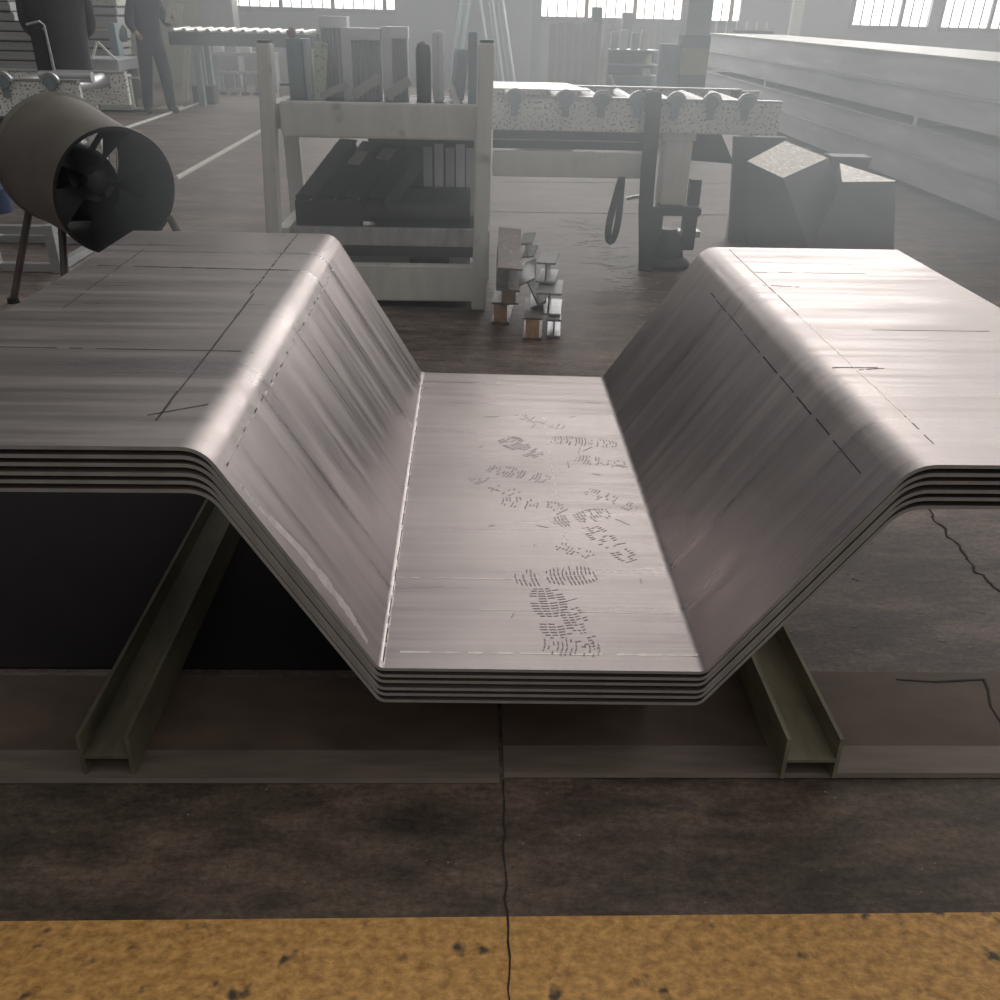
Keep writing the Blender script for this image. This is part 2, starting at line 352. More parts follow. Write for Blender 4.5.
# ---------------------------------------------------------------- H-beams under the stack
def hbeam(name, xa, xb, za, label, y0, y1, skew, bm_='beam'):
    t = thing(name, label, 'beam', ((xa + xb) / 2, y0, .0135), 'ground H-beams')
    th = .009; z0 = .0135
    for x in (xa, xb):
        MB().hexa([(x - th / 2, y0, z0), (x + th / 2, y0, z0), (x + th / 2 + skew, y1, z0), (x - th / 2 + skew, y1, z0)],
                  [(x - th / 2, y0 + .01, za), (x + th / 2, y0 + .01, za), (x + th / 2 + skew, y1, za), (x - th / 2 + skew, y1, za)]).build('flange', bm_, t)
    zm = z0 + .45 * (za - z0)
    MB().hexa([(xa, y0 + .004, zm - .004), (xb, y0 + .004, zm - .004), (xb + skew, y1, zm - .004), (xa + skew, y1, zm - .004)], [(xa, y0 + .004, zm + .004), (xb, y0 + .004, zm + .004), (xb + skew, y1, zm + .004), (xa + skew, y1, zm + .004)]).build('web', bm_, t)
hbeam('steel_beam', -.848, -.744, .117, 'dark steel H-beam on the floor under the left flange of the stack', 1.388, 3.3, 0)
hbeam('steel_beam', .70, .818, .122, 'olive dusty H-beam with painted-in light on the floor under the right slope of the stack', 1.368, 3.3, -.01, 'litbeam')
# timber bearers carrying the bottom web
for yy, lab in ((1.62, 'front timber bearer under the web of the bottom bent sheet'), (2.75, 'rear timber bearer under the web of the bottom bent sheet')):
    tag(MB().hexa([(-.14, yy, .013 if yy < 1.7 else .0065), (.44, yy, .013 if yy < 1.7 else .0065), (.44, yy + .1, .013 if yy < 1.7 else .0065), (-.14, yy + .1, .013 if yy < 1.7 else .0065)], [(-.14, yy, .2105), (.44, yy, .2005), (.44, yy + .1, .2005), (-.14, yy + .1, .2105)]).build('timber_bearer', 'wood'), lab, 'timber')

# ---------------------------------------------------------------- nested bent sheets
Y0, Y1 = 1.40, 3.085
CORN = [(-1.172, .813, 0), (-.482, .813, .042), (-.190, .306, .012), (.493, .296, .012), (.815, .789, .045), (1.508, .790, 0)]
def profile():
    out = [(CORN[0][0], CORN[0][1])]
    for i in range(1, 5):
        p = Vector(CORN[i][:2]); a = Vector(CORN[i - 1][:2]); b = Vector(CORN[i + 1][:2]); t = CORN[i][2]
        d0 = (a - p).normalized(); d1 = (b - p).normalized()
        n = 9
        for k in range(n + 1):
            u = k / n; q = (p + d0 * t) * (1 - u) ** 2 + p * 2 * u * (1 - u) + (p + d1 * t) * u ** 2
            out.append((q.x, q.y))
    out.append((CORN[5][0], CORN[5][1])); return out
PR = profile(); TH = .0076
def offset(pts, d):
    o = []
    for i, p in enumerate(pts):
        a = Vector(pts[max(i - 1, 0)]); b = Vector(pts[min(i + 1, len(pts) - 1)]); t = (b - a).normalized(); n = Vector((-t.y, t.x))
        o.append((p[0] - n.x * d, p[1] - n.y * d))
    return o
LOW = offset(PR, TH)
sheet_me = None
LABS = ['topmost bent steel sheet of the nested stack, with scribed lines and boot prints', 'second bent steel sheet from the top of the nested stack', 'third bent steel sheet from the top of the nested stack',
        'fourth bent steel sheet from the top of the nested stack', 'fifth bent steel sheet from the top, second from the bottom', 'lowest bent steel sheet of the nested stack, its underside facing the floor']
ring = PR + LOW[::-1]
sheets = []
for k in range(6):
    if k == 0:
        m = MB(); n = len(PR); N2 = 2 * n; vs = []
        yy = [Y0, Y0 + .002, Y1 - .002, Y1]
        for j, y in enumerate(yy):
            vs += [(p[0], y, p[1]) for p in ring]
        fs = [(j * N2 + i, j * N2 + (i + 1) % N2, (j + 1) * N2 + (i + 1) % N2, (j + 1) * N2 + i) for j in range(3) for i in range(N2)]
        for i in range(n - 1):
            fs.append((i, i + 1, N2 - 2 - i, N2 - 1 - i)); o = 3 * N2; fs.append((o + i, o + i + 1, o + N2 - 2 - i, o + N2 - 1 - i))
        m.add(vs, fs); m.mi = [0] * (3 * N2) + [1] * (2 * (n - 1)); so = m.build('bent_sheet', ['steel', 'edge'], loc=(0, (Y0 + Y1) / 2, .2))
        first = so
    else:
        so = first.copy(); COL.objects.link(so); so.location.z -= .0173 * k
        so.location.y += (.0, .002, -.001, .001, .0)[k - 1]
    tag(so, LABS[k], 'bent sheet', 'nested bent sheets'); sheets.append(so)
TOP = sheets[0]
# marks on the top sheet: s follows the profile
def slope_pt(x, lift=.0004):
    """top-surface height at x"""
    for (a, za), (b, zb) in zip(PR, PR[1:]):
        if a <= x <= b: return za + (zb - za) * (x - a) / (b - a) + lift
    return .8
def strip(m, x, y0, y1, w):
    z0 = slope_pt(x - w / 2); z1 = slope_pt(x + w / 2)
    m.hexa([(x - w / 2, y0, z0 - .001), (x + w / 2, y0, z1 - .001), (x + w / 2, y1, z1 - .001), (x - w / 2, y1, z0 - .001)], [(x - w / 2, y0, z0), (x + w / 2, y0, z1), (x + w / 2, y1, z1), (x - w / 2, y1, z0)])
def dashes(m, x, y0, y1, w, on, off, jit=.5):
    y = y0
    while y < y1:
        l = on * rr.uniform(1 - jit, 1 + jit); strip(m, x + rr.uniform(-.0012, .0012), y, min(y + l, y1), w * rr.uniform(.7, 1.2)); y += l + off * rr.uniform(.4, 1.6)
m = MB(); dashes(m, -.597, 1.51, 2.35, .005, .05, .002); dashes(m, -.607, 2.35, 3.07, .005, .04, .012)
dashes(m, .893, 1.49, 1.62, .003, .05, .02); dashes(m, .895, 2.3, 3.05, .003, .09, .006)
dashes(m, .769, 1.5, 2.75, .0016, .12, .02); dashes(m, -1.05, 2.2, 2.9, .003, .12, .03)
dashes(m, -.452, 1.43, 2.95, .0016, .02, .05)
def xmark(m, x0, x1, y, dy, w, n=10):
    for k in range(n):
        a = x0 + (x1 - x0) * k / n; b = x0 + (x1 - x0) * (k + 1) / n; ya = y + dy * k / n; yb = y + dy * (k + 1) / n
        if rr.random() < .12: continue
        za = slope_pt(a); zb = slope_pt(b); ww = w * rr.uniform(.5, 1.2) / 2
        m.hexa([(a, ya - ww, za - .001), (b, yb - ww, zb - .001), (b, yb + ww, zb - .001), (a, ya + ww, za - .001)], [(a, ya - ww, za), (b, yb - ww, zb), (b, yb + ww, zb), (a, ya + ww, za)])
xmark(m, -1.12, -.55, 2.62, -.02, .010, 16); xmark(m, -1.09, -.50, 1.905, -.01, .005, 20); xmark(m, -.62, -.52, 1.535, .055, .006)
xmark(m, .83, .965, 1.90, 0, .006); xmark(m, .90, .965, 1.885, .012, .004); xmark(m, .87, .99, 2.60, -.015, .006); xmark(m, 1.05, 1.4, 2.18, 0, .003); xmark(m, .9, 1.3, 2.75, 0, .003)
m.build('scribe_marking', 'scribe', TOP)
m = MB(); dashes(m, .895, 1.6, 2.3, .003, .03, .006); dashes(m, -.4515, 1.45, 2.9, .0025, .03, .035)
dashes(m, .242, 1.9, 2.72, .004, .02, .03, .8); dashes(m, .249, 1.85, 2.0, .008, .008, .02, .8)
xmark(m, .02, .47, 1.605, -.004, .003, 24); xmark(m, -.15, .49, 1.452, 0, .006, 40); xmark(m, -.18, .12, 1.73, 0, .004, 16)
m.build('pale_marking', 'chalk', TOP)
# ground streaks on left slope; painted weld-seam glint along the web's left bend
m = MB()
path = [(-.43, 1.425, .006), (-.396, 1.43, .010), (-.34, 1.452, .014), (-.29, 1.452, .018), (-.25, 1.447, .015), (-.215, 1.43, .006)]
for (a, ya, wa), (b, yb, wb) in zip(path, path[1:]):
    for k in range(6):
        t0, t1 = k / 6, (k + 1) / 6
        xa, xb = a + (b - a) * t0, a + (b - a) * t1; y_a, y_b = ya + (yb - ya) * t0, ya + (yb - ya) * t1; w0 = (wa + (wb - wa) * t0) * rr.uniform(.6, 1); w1 = w0
        z0, z1 = slope_pt(xa), slope_pt(xb)
        m.hexa([(xa, y_a - w0, z0 - .001), (xb, y_b - w1, z1 - .001), (xb, y_b + w1, z1 - .001), (xa, y_a + w0, z0 - .001)], [(xa, y_a - w0, z0), (xb, y_b - w1, z1), (xb, y_b + w1, z1), (xa, y_a + w0, z0)])
dashes(m, -.1865, 1.42, 3.05, .003, .09, .02); dashes(m, -.1815, 1.41, 2.3, .002, .03, .04)
m.build('grinding_and_glint', 'ground', TOP)
m = MB(); dashes(m, -.1835, 1.42, 3.0, .0025, .05, .02); m.build('grime_stain', 'scribe', TOP)
# boot prints: sole outline filled with tread bars
def boot_print(cx, cy, ang, L=.20, wd=.075, keep=.8, part='full'):
    m = MB(); c, s = math.cos(ang), math.sin(ang)
    def quad(u0, v0, u1, v1, w):
        p = [Vector((u0, v0)), Vector((u1, v1))]; d = (p[1] - p[0]).normalized(); n = Vector((-d.y, d.x)) * w / 2
        P = [p[0] - n, p[1] - n, p[1] + n, p[0] + n]; W = []
        for q in P:
            x, y = cx + q.x * c - q.y * s, cy + q.x * s + q.y * c
            W.append((x, y))
        for x, y in W:
            if not (-.17 < x < .475): return
        m.hexa([(x, y, slope_pt(x) - .001) for x, y in W], [(x, y, slope_pt(x)) for x, y in W])
    def half(v):  # half width along the sole
        t = v / L
        if t < .32: return wd * .38 * math.sqrt(max(0, 1 - ((t - .2) / .2) ** 2)) + wd * .06 if t > 0 else 0
        return wd * .5 * math.sqrt(max(0, 1 - ((t - .68) / .36) ** 2))
    v = .006
    while v < L - .004:
        if not .30 * L < v < .38 * L and not (part == 'heel' and v > .35 * L) and not (part == 'toe' and v < .35 * L):
            h = half(v)
            nseg = 4
            for k in range(nseg):
                if rr.random() < keep:
                    a = -h + 2 * h * k / nseg + .002; b = -h + 2 * h * (k + 1) / nseg - .002
                    if b - a > .004: quad(a, v - L / 2 + rr.uniform(-.001, .001) + .01 * (abs(a) / wd), b, v - L / 2 + .01 * (abs(b) / wd), .0034)
        v += .0098
    if m.v: m.build('boot_print', 'print', TOP)
for a in ((.185, 1.60, .12, .20, .09, .85), (.245, 1.545, .25, .17, .06, .6), (.205, 1.745, -1.45, .21, .085, .8), (.27, 1.86, 1.1, .12, .05, .5), (.30, 2.03, -1.2, .18, .07, .75), (.36, 1.90, .5, .2, .07, .5),
          (.17, 2.10, 1.4, .18, .065, .5), (.14, 2.28, 1.2, .2, .075, .65), (.155, 2.46, .7, .17, .085, .75), (.36, 2.51, 1.45, .22, .07, .75), (.40, 2.37, 1.3, .17, .065, .6), (.23, 2.66, 1.0, .22, .05, .4),
          (.22, 1.475, 1.45, .13, .07, .7), (.40, 2.13, .9, .18, .06, .45), (.07, 2.20, .9, .18, .06, .3)):
    boot_print(*a)
m = MB()
for k in range(24):
    x = rr.uniform(.02, .45); y = rr.uniform(1.5, 2.85); a = rr.uniform(-.9, 1.6); l = rr.uniform(.01, .05)
    p = (x, y, slope_pt(x) - .0004); q = (min(.47, x + l * math.cos(a)), y + l * math.sin(a), slope_pt(min(.47, x + l * math.cos(a))) - .0004)
    m.bar(p, q, rr.uniform(.0015, .003), .001)
m.build('scuff_marking', 'print', TOP)

# ---------------------------------------------------------------- drum fan
FC = Vector((-1.795, 4.6, .66)); BC = Vector((-2.215, 5.0, .755)); AX = (FC - BC).normalized()
fan = thing('drum_fan', 'large dusty drum fan on splayed legs behind the left flange', 'fan', (-2.05, 4.8, 0))
def drum(m, r0, r1, p0, p1, n=56):
    a = AX.orthogonal().normalized(); b = AX.cross(a); vs = []
    L_ = (p1 - p0)
    prof = [(0, r0 + .012), (.02, r0 + .014), (.04, r0), (.5, (r0 + r1) / 2), (.96, r1), (.98, r1 + .014), (1, r1 + .012), (1, r1 - .006), (.5, (r0 + r1) / 2 - .008), (0, r0 - .006)]
    for t, r in prof:
        vs += [p0 + L_ * t + (a * math.cos(2 * math.pi * k / n) + b * math.sin(2 * math.pi * k / n)) * r for k in range(n)]
    q = len(prof)
    m.add(vs, [(i * n + k, i * n + (k + 1) % n, ((i + 1) % q) * n + (k + 1) % n, ((i + 1) % q) * n + k) for i in range(q) for k in range(n)], 0)
    m.mi = [1 if (f // n) >= 6 else 0 for f in range(len(m.f))]
    return m
drum(MB(), .325, .305, BC, FC).build('drum', ['fanout', 'black'], fan)
m = MB(); a = AX.orthogonal().normalized(); b = AX.cross(a); GB = BC + AX * .02
for r in (.06, .10, .14, .18, .22, .26, .30): m.torus(GB, AX, r, .002, 40, 5)
for k in range(36):
    d = a * math.cos(2 * math.pi * k / 36) + b * math.sin(2 * math.pi * k / 36); m.tube([GB + d * .05, GB + d * .306], .0018, 5)
m.build('rear_grille', 'galv', fan); MO = Vector((-.02, 0, -.09))
MB().rings([(BC + AX * .05 + MO, .17), (BC + AX * .09 + MO, .205), (BC + AX * .26 + MO * .5, .19), (BC + AX * .33, .12), (BC + AX * .335, .02)], 24).build('motor', 'black', fan)
hub = MB().rings([(BC + AX * .335, .06), (BC + AX * .41, .06), (BC + AX * .43, .03)], 20).build('hub', 'dark', fan)
for k in range(5):
    t = 2 * math.pi * k / 5 + .5; m = MB(); C = BC + AX * .38; vs = []
    for i in range(7):
        r = .05 + .245 * i / 6
        for j in range(5):
            ph = t + (j - 2) * (.10 + .07 * i / 6); off = (j - 2) * .018
            vs.append(C + (a * math.cos(ph) + b * math.sin(ph)) * r + AX * off)
    vs2 = [v + AX * .003 for v in vs]
    fs = [(i * 5 + j, i * 5 + j + 1, (i + 1) * 5 + j + 1, (i + 1) * 5 + j) for i in range(6) for j in range(4)]
    o = len(vs); m.add(vs + vs2, fs + [tuple(x + o for x in f[::-1]) for f in fs]); m.build('blade', 'black', fan)
m = MB()
for k in range(3):
    d = a * math.cos(2 * math.pi * k / 3 + .3) + b * math.sin(2 * math.pi * k / 3 + .3); m.bar(BC + AX * .2 + d * .1, BC + AX * .2 + d * .308, .03, .006, AX)
m.build('motor_bracket', 'black', fan)
for top, foot in (((-2.40, 5.0, .60), (-2.60, 4.89, .012)), ((-2.18, 4.78, .50), (-2.12, 4.45, .012)), ((-1.60, 4.74, .52), (-1.36, 4.62, .012)), ((-1.98, 5.1, .50), (-1.75, 5.4, .012))):
    lg = MB().tube([top, foot], .020, 10).build('leg', 'fanrust', fan)
    MB().rings([((foot[0], foot[1], .0), .034), ((foot[0], foot[1], .03), .03)], 12).build('foot_pad', 'black', lg)

# ---------------------------------------------------------------- storage rack
rk = thing('storage_rack', 'pale grey welded storage rack full of dies and scrap steel', 'rack', (-.5, 5.2, 0))
for (x0, x1, y0, y1, z1) in ((-1.085, -1.015, 4.88, 4.98, 1.335), (.02, .10, 4.86, 4.96, 1.36), (-1.12, -1.03, 5.50, 5.58, 1.1), (.02, .10, 5.50, 5.58, 1.1)):
    q = (-.075 if x0 < -.5 else -.03) if y0 < 5 else 0
    p = MB().hexa([(x0 + q, y0, 0), (x1 + q, y0, 0), (x1 + q, y1, 0), (x0 + q, y1, 0)], [(x0, y0, z1), (x1, y0, z1), (x1, y1, z1), (x0, y1, z1)]).build('post', 'rackgrey', rk, bevel=.008)
    MB().bb(x0 + .006, x1 - .006, y0 + .006, y1 - .006, z1, z1 + .012).build('post_cap', 'dark', p)
MB().bb(-1.004, .019, 4.90, 4.95, .90, 1.072).build('upper_rail', 'rackgrey', rk, bevel=.008)
MB().bb(-1.004, .019, 4.89, 4.95, .04, .245).build('lower_rail', 'rackgrey', rk, bevel=.008)
MB().bb(-1.0, .02, 5.5, 5.55, .95, 1.06).build('rear_upper_rail', 'rackgrey', rk)
MB().bb(-1.0, .02, 4.95, 5.0, .335, .43).build('shelf_rail', 'girder', rk, bevel=.006)
MB().bb(-1.0, .02, 4.96, 5.0, .275, .334).build('shelf_under_rail', 'dark', rk, bevel=.004)
MB().bb(-1.0, .02, 5.5, 5.55, .33, .43).build('shelf_rail', 'dark', rk, bevel=.006)
for x in (-1.06, .06):
    MB().bb(x - .03, x + .03, 4.981, 5.499, .34, .42).build('side_rail', 'rackgrey', rk)
    MB().bb(x - .03, x + .03, 4.981, 5.499, .93, 1.05).build('side_rail', 'rackgrey', rk)
MB().bb(-1.0, .02, 4.951, 5.55, 1.04, 1.058).build('top_shelf', 'dark', rk)
MB().bb(-1.0, .02, 5.001, 5.499, .415, .43).build('middle_shelf', 'dark', rk)
MB().bb(-1.0, .02, 4.951, 5.5, .06, .075).build('bottom_shelf', 'dark', rk)

G1 = 'upright pieces on the rack top'
ZT = 1.0585
def die_block(x0, x1, fx, y0, y1, z1, label, nf=6):
    """upright finned block: plain face on the left x0..fx, fins to x1, slab cap on top"""
    t = thing('finned_die_block', label, 'die block', ((x0 + x1) / 2, (y0 + y1) / 2, ZT), G1)
    MB().bb(x0, fx, y0, y1, ZT, z1).build('face_plate', 'dielight', t, bevel=.004)
    MB().hexa([(fx, y0 + .02, ZT), (x1, y0 + .06, ZT), (x1, y1, ZT), (fx, y1, ZT)], [(fx, y0 + .02, z1 - .02), (x1, y0 + .06, z1 - .02), (x1, y1, z1 - .02), (fx, y1, z1 - .02)]).build('core', 'die', t)
    m = MB()
    for k in range(nf):
        x = fx + (x1 - fx) * (k + .5) / nf; yo = y0 + .008 + .04 * (k + .5) / nf; m.bb(x - .004, x + .004, yo, yo + .03, ZT + .01, z1 - .055)
    m.build('fins', 'galv', t)
    MB().hexa([(fx, y0 + .002, z1 - .055), (x1 + .006, y0 + .03, z1 - .055), (x1 + .006, y1, z1 - .055), (fx, y1, z1 - .055)], [(fx, y0 + .002, z1), (x1 + .006, y0 + .03, z1), (x1 + .006, y1, z1), (fx, y1, z1)]).build('cap', 'dielight', t)
    return t
die_block(-.835, -.695, -.825, 5.30, 5.45, 1.455, 'finned steel die block, leftmost of three on the rack top')
die_block(-.70, -.505, -.648, 5.14, 5.28, 1.405, 'wide finned die block with lavender face, middle of three on the rack top')
die_block(-.49, -.36, -.44, 5.18, 5.32, 1.415, 'narrow finned die block, rightmost of three on the rack top')
def channel(x0, x1, y0, y1, z1, label, m1, m2, name='steel_channel', th=.012):
    t = thing(name, label, 'steel offcut', ((x0 + x1) / 2, (y0 + y1) / 2, ZT), G1)
    MB().bb(x0, x1, y0, y0 + th, ZT, z1).build('web', m1, t)
    MB().bb(x0, x0 + th, y0 + th, y1, ZT, z1).build('flange', m2, t)
    MB().bb(x1 - th, x1, y0 + th, y1, ZT, z1).build('flange', m2, t)
channel(-.985, -.905, 5.12, 5.22, 1.35, 'dull teal channel standing upright by the left rack post', 'teal', 'die')
tag(MB().bb(-.90, -.868, 5.13, 5.22, ZT, 1.35).build('flat_bar', 'die', bevel=.003), 'plain grey flat bar standing upright beside the teal channel', 'flat bar', G1)
o = MB(); o.hexa([(-.855, 5.12, ZT), (-.80, 5.12, ZT), (-.80, 5.135, ZT), (-.855, 5.135, ZT)], [(-.85, 5.20, 1.34), (-.78, 5.20, 1.33), (-.78, 5.215, 1.33), (-.85, 5.215, 1.34)])
tag(o.build('speckled_plate', 'speck'), 'pale speckled steel plate leaning upright on the rack top', 'steel plate', G1)
tag(MB().rings([((-.275, 5.2, ZT), .040), ((-.275, 5.2, 1.30), .040), ((-.275, 5.2, 1.335), .032), ((-.275, 5.2, 1.35), .01)], 20).build('round_bar', 'dark'), 'dark round-topped bar standing upright on the rack top', 'round bar', G1)
t = thing('grooved_box_section', 'pale box section with central groove standing on the rack top', 'box section', (-.195, 5.22, ZT), G1)
MB().bb(-.225, -.165, 5.19, 5.26, ZT, 1.40).build('body', 'dielight', t, bevel=.008)
MB().bb(-.20, -.19, 5.186, 5.1905, ZT + .02, 1.38).build('groove', 'die', t)
channel(-.035, .012, 5.14, 5.22, 1.40, 'dull teal tube standing upright against the right rack post', 'teal', 'teal', 'steel_tube', .008)
o = MB(); o.hexa([(-.108, 5.00, ZT), (-.070, 5.00, ZT), (-.070, 5.006, ZT), (-.108, 5.006, ZT)], [(-.145, 5.06, 1.22), (-.142, 5.06, 1.22), (-.142, 5.066, 1.22), (-.145, 5.066, 1.22)])
tag(o.build('metal_sliver', 'white'), 'bright cream sliver of sheet leaning on the rack top', 'sheet offcut', G1)
def angle(p0, p1, w, label, mm, name='angle_bar', up=(0, 0, 1), group=None):
    s = [(0, 0), (w, 0), (w, .006), (.006, .006), (.006, w), (0, w)]
    m = MB(); m.sect(s, p0, p1, up); return tag(m.build(name, mm), label, 'angle bar', group)
angle((-.62, 5.03, 1.075), (-.49, 5.09, 1.16), .05, 'short bright angle bar propped below the middle die block', 'galv', group=G1)
angle((-.45, 5.03, 1.075), (-.33, 5.08, 1.15), .05, 'short bright angle bar propped below the narrow die block', 'galv', group=G1)
angle((-.80, 5.02, 1.07), (-.66, 5.06, 1.13), .035, 'thin bright angle bar lying below the leftmost die block', 'galv', group=G1)
tag(MB().box((-.96, 5.17, 1.375), (.045, .06, .05), (0, 0, .2)).build('pink_rag', 'pink', bevel=.01), 'small faded pink rag on top of the teal channel', 'rag')
tag(MB().box((-.085, 5.28, 1.19), (.06, .09, .25), (0, .12, .3)).build('grey_block', 'die', bevel=.004), 'grey leaning block behind the cream sliver on the rack top', 'steel block', G1)

# middle shelf: dark channels laid diagonally, a drum, bars, upright plates
ZS = .4305
def uchan(p0, p1, w, h, mm, label, name='dark_channel', group='channels on the middle rack shelf'):
    th = .01; s = [(-w / 2, 0), (w / 2, 0), (w / 2, h), (w / 2 - th, h), (w / 2 - th, th), (-w / 2 + th, th), (-w / 2 + th, h), (-w / 2, h)]
    d = (Vector(p1) - Vector(p0)).normalized(); xd = d.cross(Vector((0, 0, 1)))
    m = MB(); m.sect([(u, -v) for u, v in s], p0, p1, xd); return tag(m.build(name, mm), label, 'channel', group)
for k, (x, lab) in enumerate(((-.93, 'leftmost dark channel lying diagonally on the middle rack shelf'), (-.80, 'second dark channel from the left on the middle rack shelf'), (-.67, 'third dark channel from the left on the middle rack shelf'), (-.54, 'rightmost dark channel lying diagonally on the middle rack shelf'))):
    c = MB(); z = .56 + .003 * k
    t = thing('dark_channel', lab, 'channel', (x + .1, 5.2, ZS), 'channels on the middle rack shelf')
    p0 = Vector((x, 5.04, ZS + .15)); p1 = Vector((x + .20, 5.44, ZS + .395 - .012 * k)); d = (p1 - p0).normalized()
    c.bar(p0, p1, .115, .012); c.build('web', 'dark', t)
    sd = d.cross(Vector((0, 0, 1))).normalized()
    for s_ in (-1, 1): MB().bar(p0 + sd * .055 * s_ - Vector((0, 0, .045)), p1 + sd * .055 * s_ - Vector((0, 0, .045)), .01, .09).build('flange', 'dark', t)
    if k in (1, 2):
        MB().bar(p0 + d * (.22 + .06 * k) + Vector((0, 0, .011)), p1 - d * (.16 - .05 * k) + Vector((0, 0, .011)), .075, .01).build('painted_light_strip', 'white', t)  # white strip paints the back light onto the channel top
tag(MB().bb(-.99, -.62, 5.005, 5.02, ZS + .0005, .565).build('end_stop', 'dark', bevel=.004), 'dark stop plate at the left end of the middle rack shelf', 'stop plate')
tag(MB().cyl((-.86, 5.08, .50), (-.02, 5.08, .50), .058, n=24).build('dark_tube', 'dark'), 'thick dark tube lying across the middle rack shelf front', 'tube')
tag(MB().bb(-.44, -.02, 5.20, 5.30, ZS, .60).build('dark_block', 'dark', bevel=.005), 'dark rectangular block behind the tube on the middle shelf', 'steel block')
tag(MB().bb(-.62, .0, 5.46, 5.475, ZS, .90).build('backing_sheet', 'dark'), 'tall dark sheet standing at the back of the middle rack shelf', 'sheet')
tag(MB().bb(-.80, -.02, 5.40, 5.45, .0755, .33).build('low_dark_plate', 'dark'), 'dark plate standing at the back of the bottom rack shelf', 'sheet')
for k, x in enumerate((-.27, -.205, -.14, -.08, -.02)):
    lab = ('leftmost', 'second from left', 'middle', 'fourth from left', 'rightmost')[k] + ' of five grey plates standing on the middle rack shelf'
    o = MB().hexa([(x - .026, 5.34, ZS), (x + .026, 5.34, ZS), (x + .026, 5.352, ZS), (x - .026, 5.352, ZS)], [(x - .026, 5.40, .80 + .02 * (k % 2)), (x + .026, 5.40, .80 + .02 * (k % 2)), (x + .026, 5.412, .80 + .02 * (k % 2)), (x - .026, 5.412, .80 + .02 * (k % 2))])
    tag(o.build('standing_plate', 'dielight' if k % 2 else 'die'), lab, 'steel plate', 'plates standing on the middle rack shelf')
for x0, x1, mm, lab in ((-.95, -.37, 'galv', 'long pale flat bar on the bottom rack shelf'), (-.36, -.31, 'cloth', 'small dark navy box on the bottom rack shelf'), (-.30, -.15, 'cloth', 'wide dark navy box on the bottom rack shelf'), (-.14, -.02, 'galv', 'pale square offcut at the right of the bottom rack shelf')):
    tag(MB().bb(x0, x1, 5.02, 5.10, .0755, .27 if mm == 'galv' else .285).build('offcut_box', mm, bevel=.004), lab, 'offcut', 'pieces on the bottom rack shelf')

# ---------------------------------------------------------------- I-beam offcuts beside the rack
def ioff(p0, p1, w, h, up, label, mf='galv', me='rust', tw=.008):
    t = thing('beam_offcut', label, 'beam offcut', tuple((Vector(p0) + Vector(p1)) / 2), 'beam offcuts beside the rack')
    p0, p1 = Vector(p0), Vector(p1); d = (p1 - p0).normalized(); u = Vector(up); u = (u - d * u.dot(d)).normalized(); sd = d.cross(u)
    MB().bar(p0, p1, tw, h - .012, u).build('web', mf, t)
    for s_ in (-1, 1): MB().bar(p0 + u * s_ * (h / 2 - .006), p1 + u * s_ * (h / 2 - .006), w, .011, u).build('flange', mf, t)
    MB().bar(p0 - d * .0015, p0 + d * .004, w * .72 if me == 'rust' else tw, h - .026, u).build('sawn_end', me, t)
    return t
M['offtop'] = mat('rusty_grey_offcut', (.27, .24, .235), .5, .4, .25, 14, spots=(.5, .48, .45), spot_scale=30, spot_lo=.60, spot_hi=.68)
ioff((.15, 4.62, .06), (.19, 5.02, .06), .10, .12, (0, 0, 1), 'lower left beam offcut of the pile with an orange sawn end', 'offtop')
ioff((.31, 4.36, .06), (.34, 4.72, .06), .10, .12, (0, 0, 1), 'front beam offcut at the base of the pile with orange end', 'offtop')
ioff((.425, 4.40, .05), (.46, 4.75, .05), .07, .10, (0, 0, 1), 'small front right beam offcut with slotted flange in the pile', 'galv', 'offtop')
ioff((.19, 4.58, .175), (.215, 4.95, .19), .105, .11, (0, 0, 1), 'middle left beam offcut lying across the pile', 'offtop')
ioff((.185, 4.47, .285), (.20, 5.0, .375), .125, .13, (.06, 0, 1), 'broad topmost beam offcut of the pile, rusty flange up', 'offtop', 'offtop')
ioff((.315, 4.52, .20), (.345, 4.90, .21), .09, .15, (-.5, 0, 1), 'tilted middle beam offcut showing its narrow bright flange', 'galv', 'offtop')
ioff((.395, 4.45, .165), (.43, 4.72, .165), .13, .12, (0, 0, 1), 'right beam offcut with wide bright slotted flange', 'galv', 'offtop')
ioff((.385, 4.60, .29), (.43, 4.85, .29), .10, .11, (0, 0, 1), 'upper right short beam offcut with bright top', 'galv', 'offtop')
ioff((.30, 4.92, .33), (.33, 5.05, .36), .07, .09, (0, .6, 1), 'small rear beam offcut with a pale square end', 'galv', 'white')

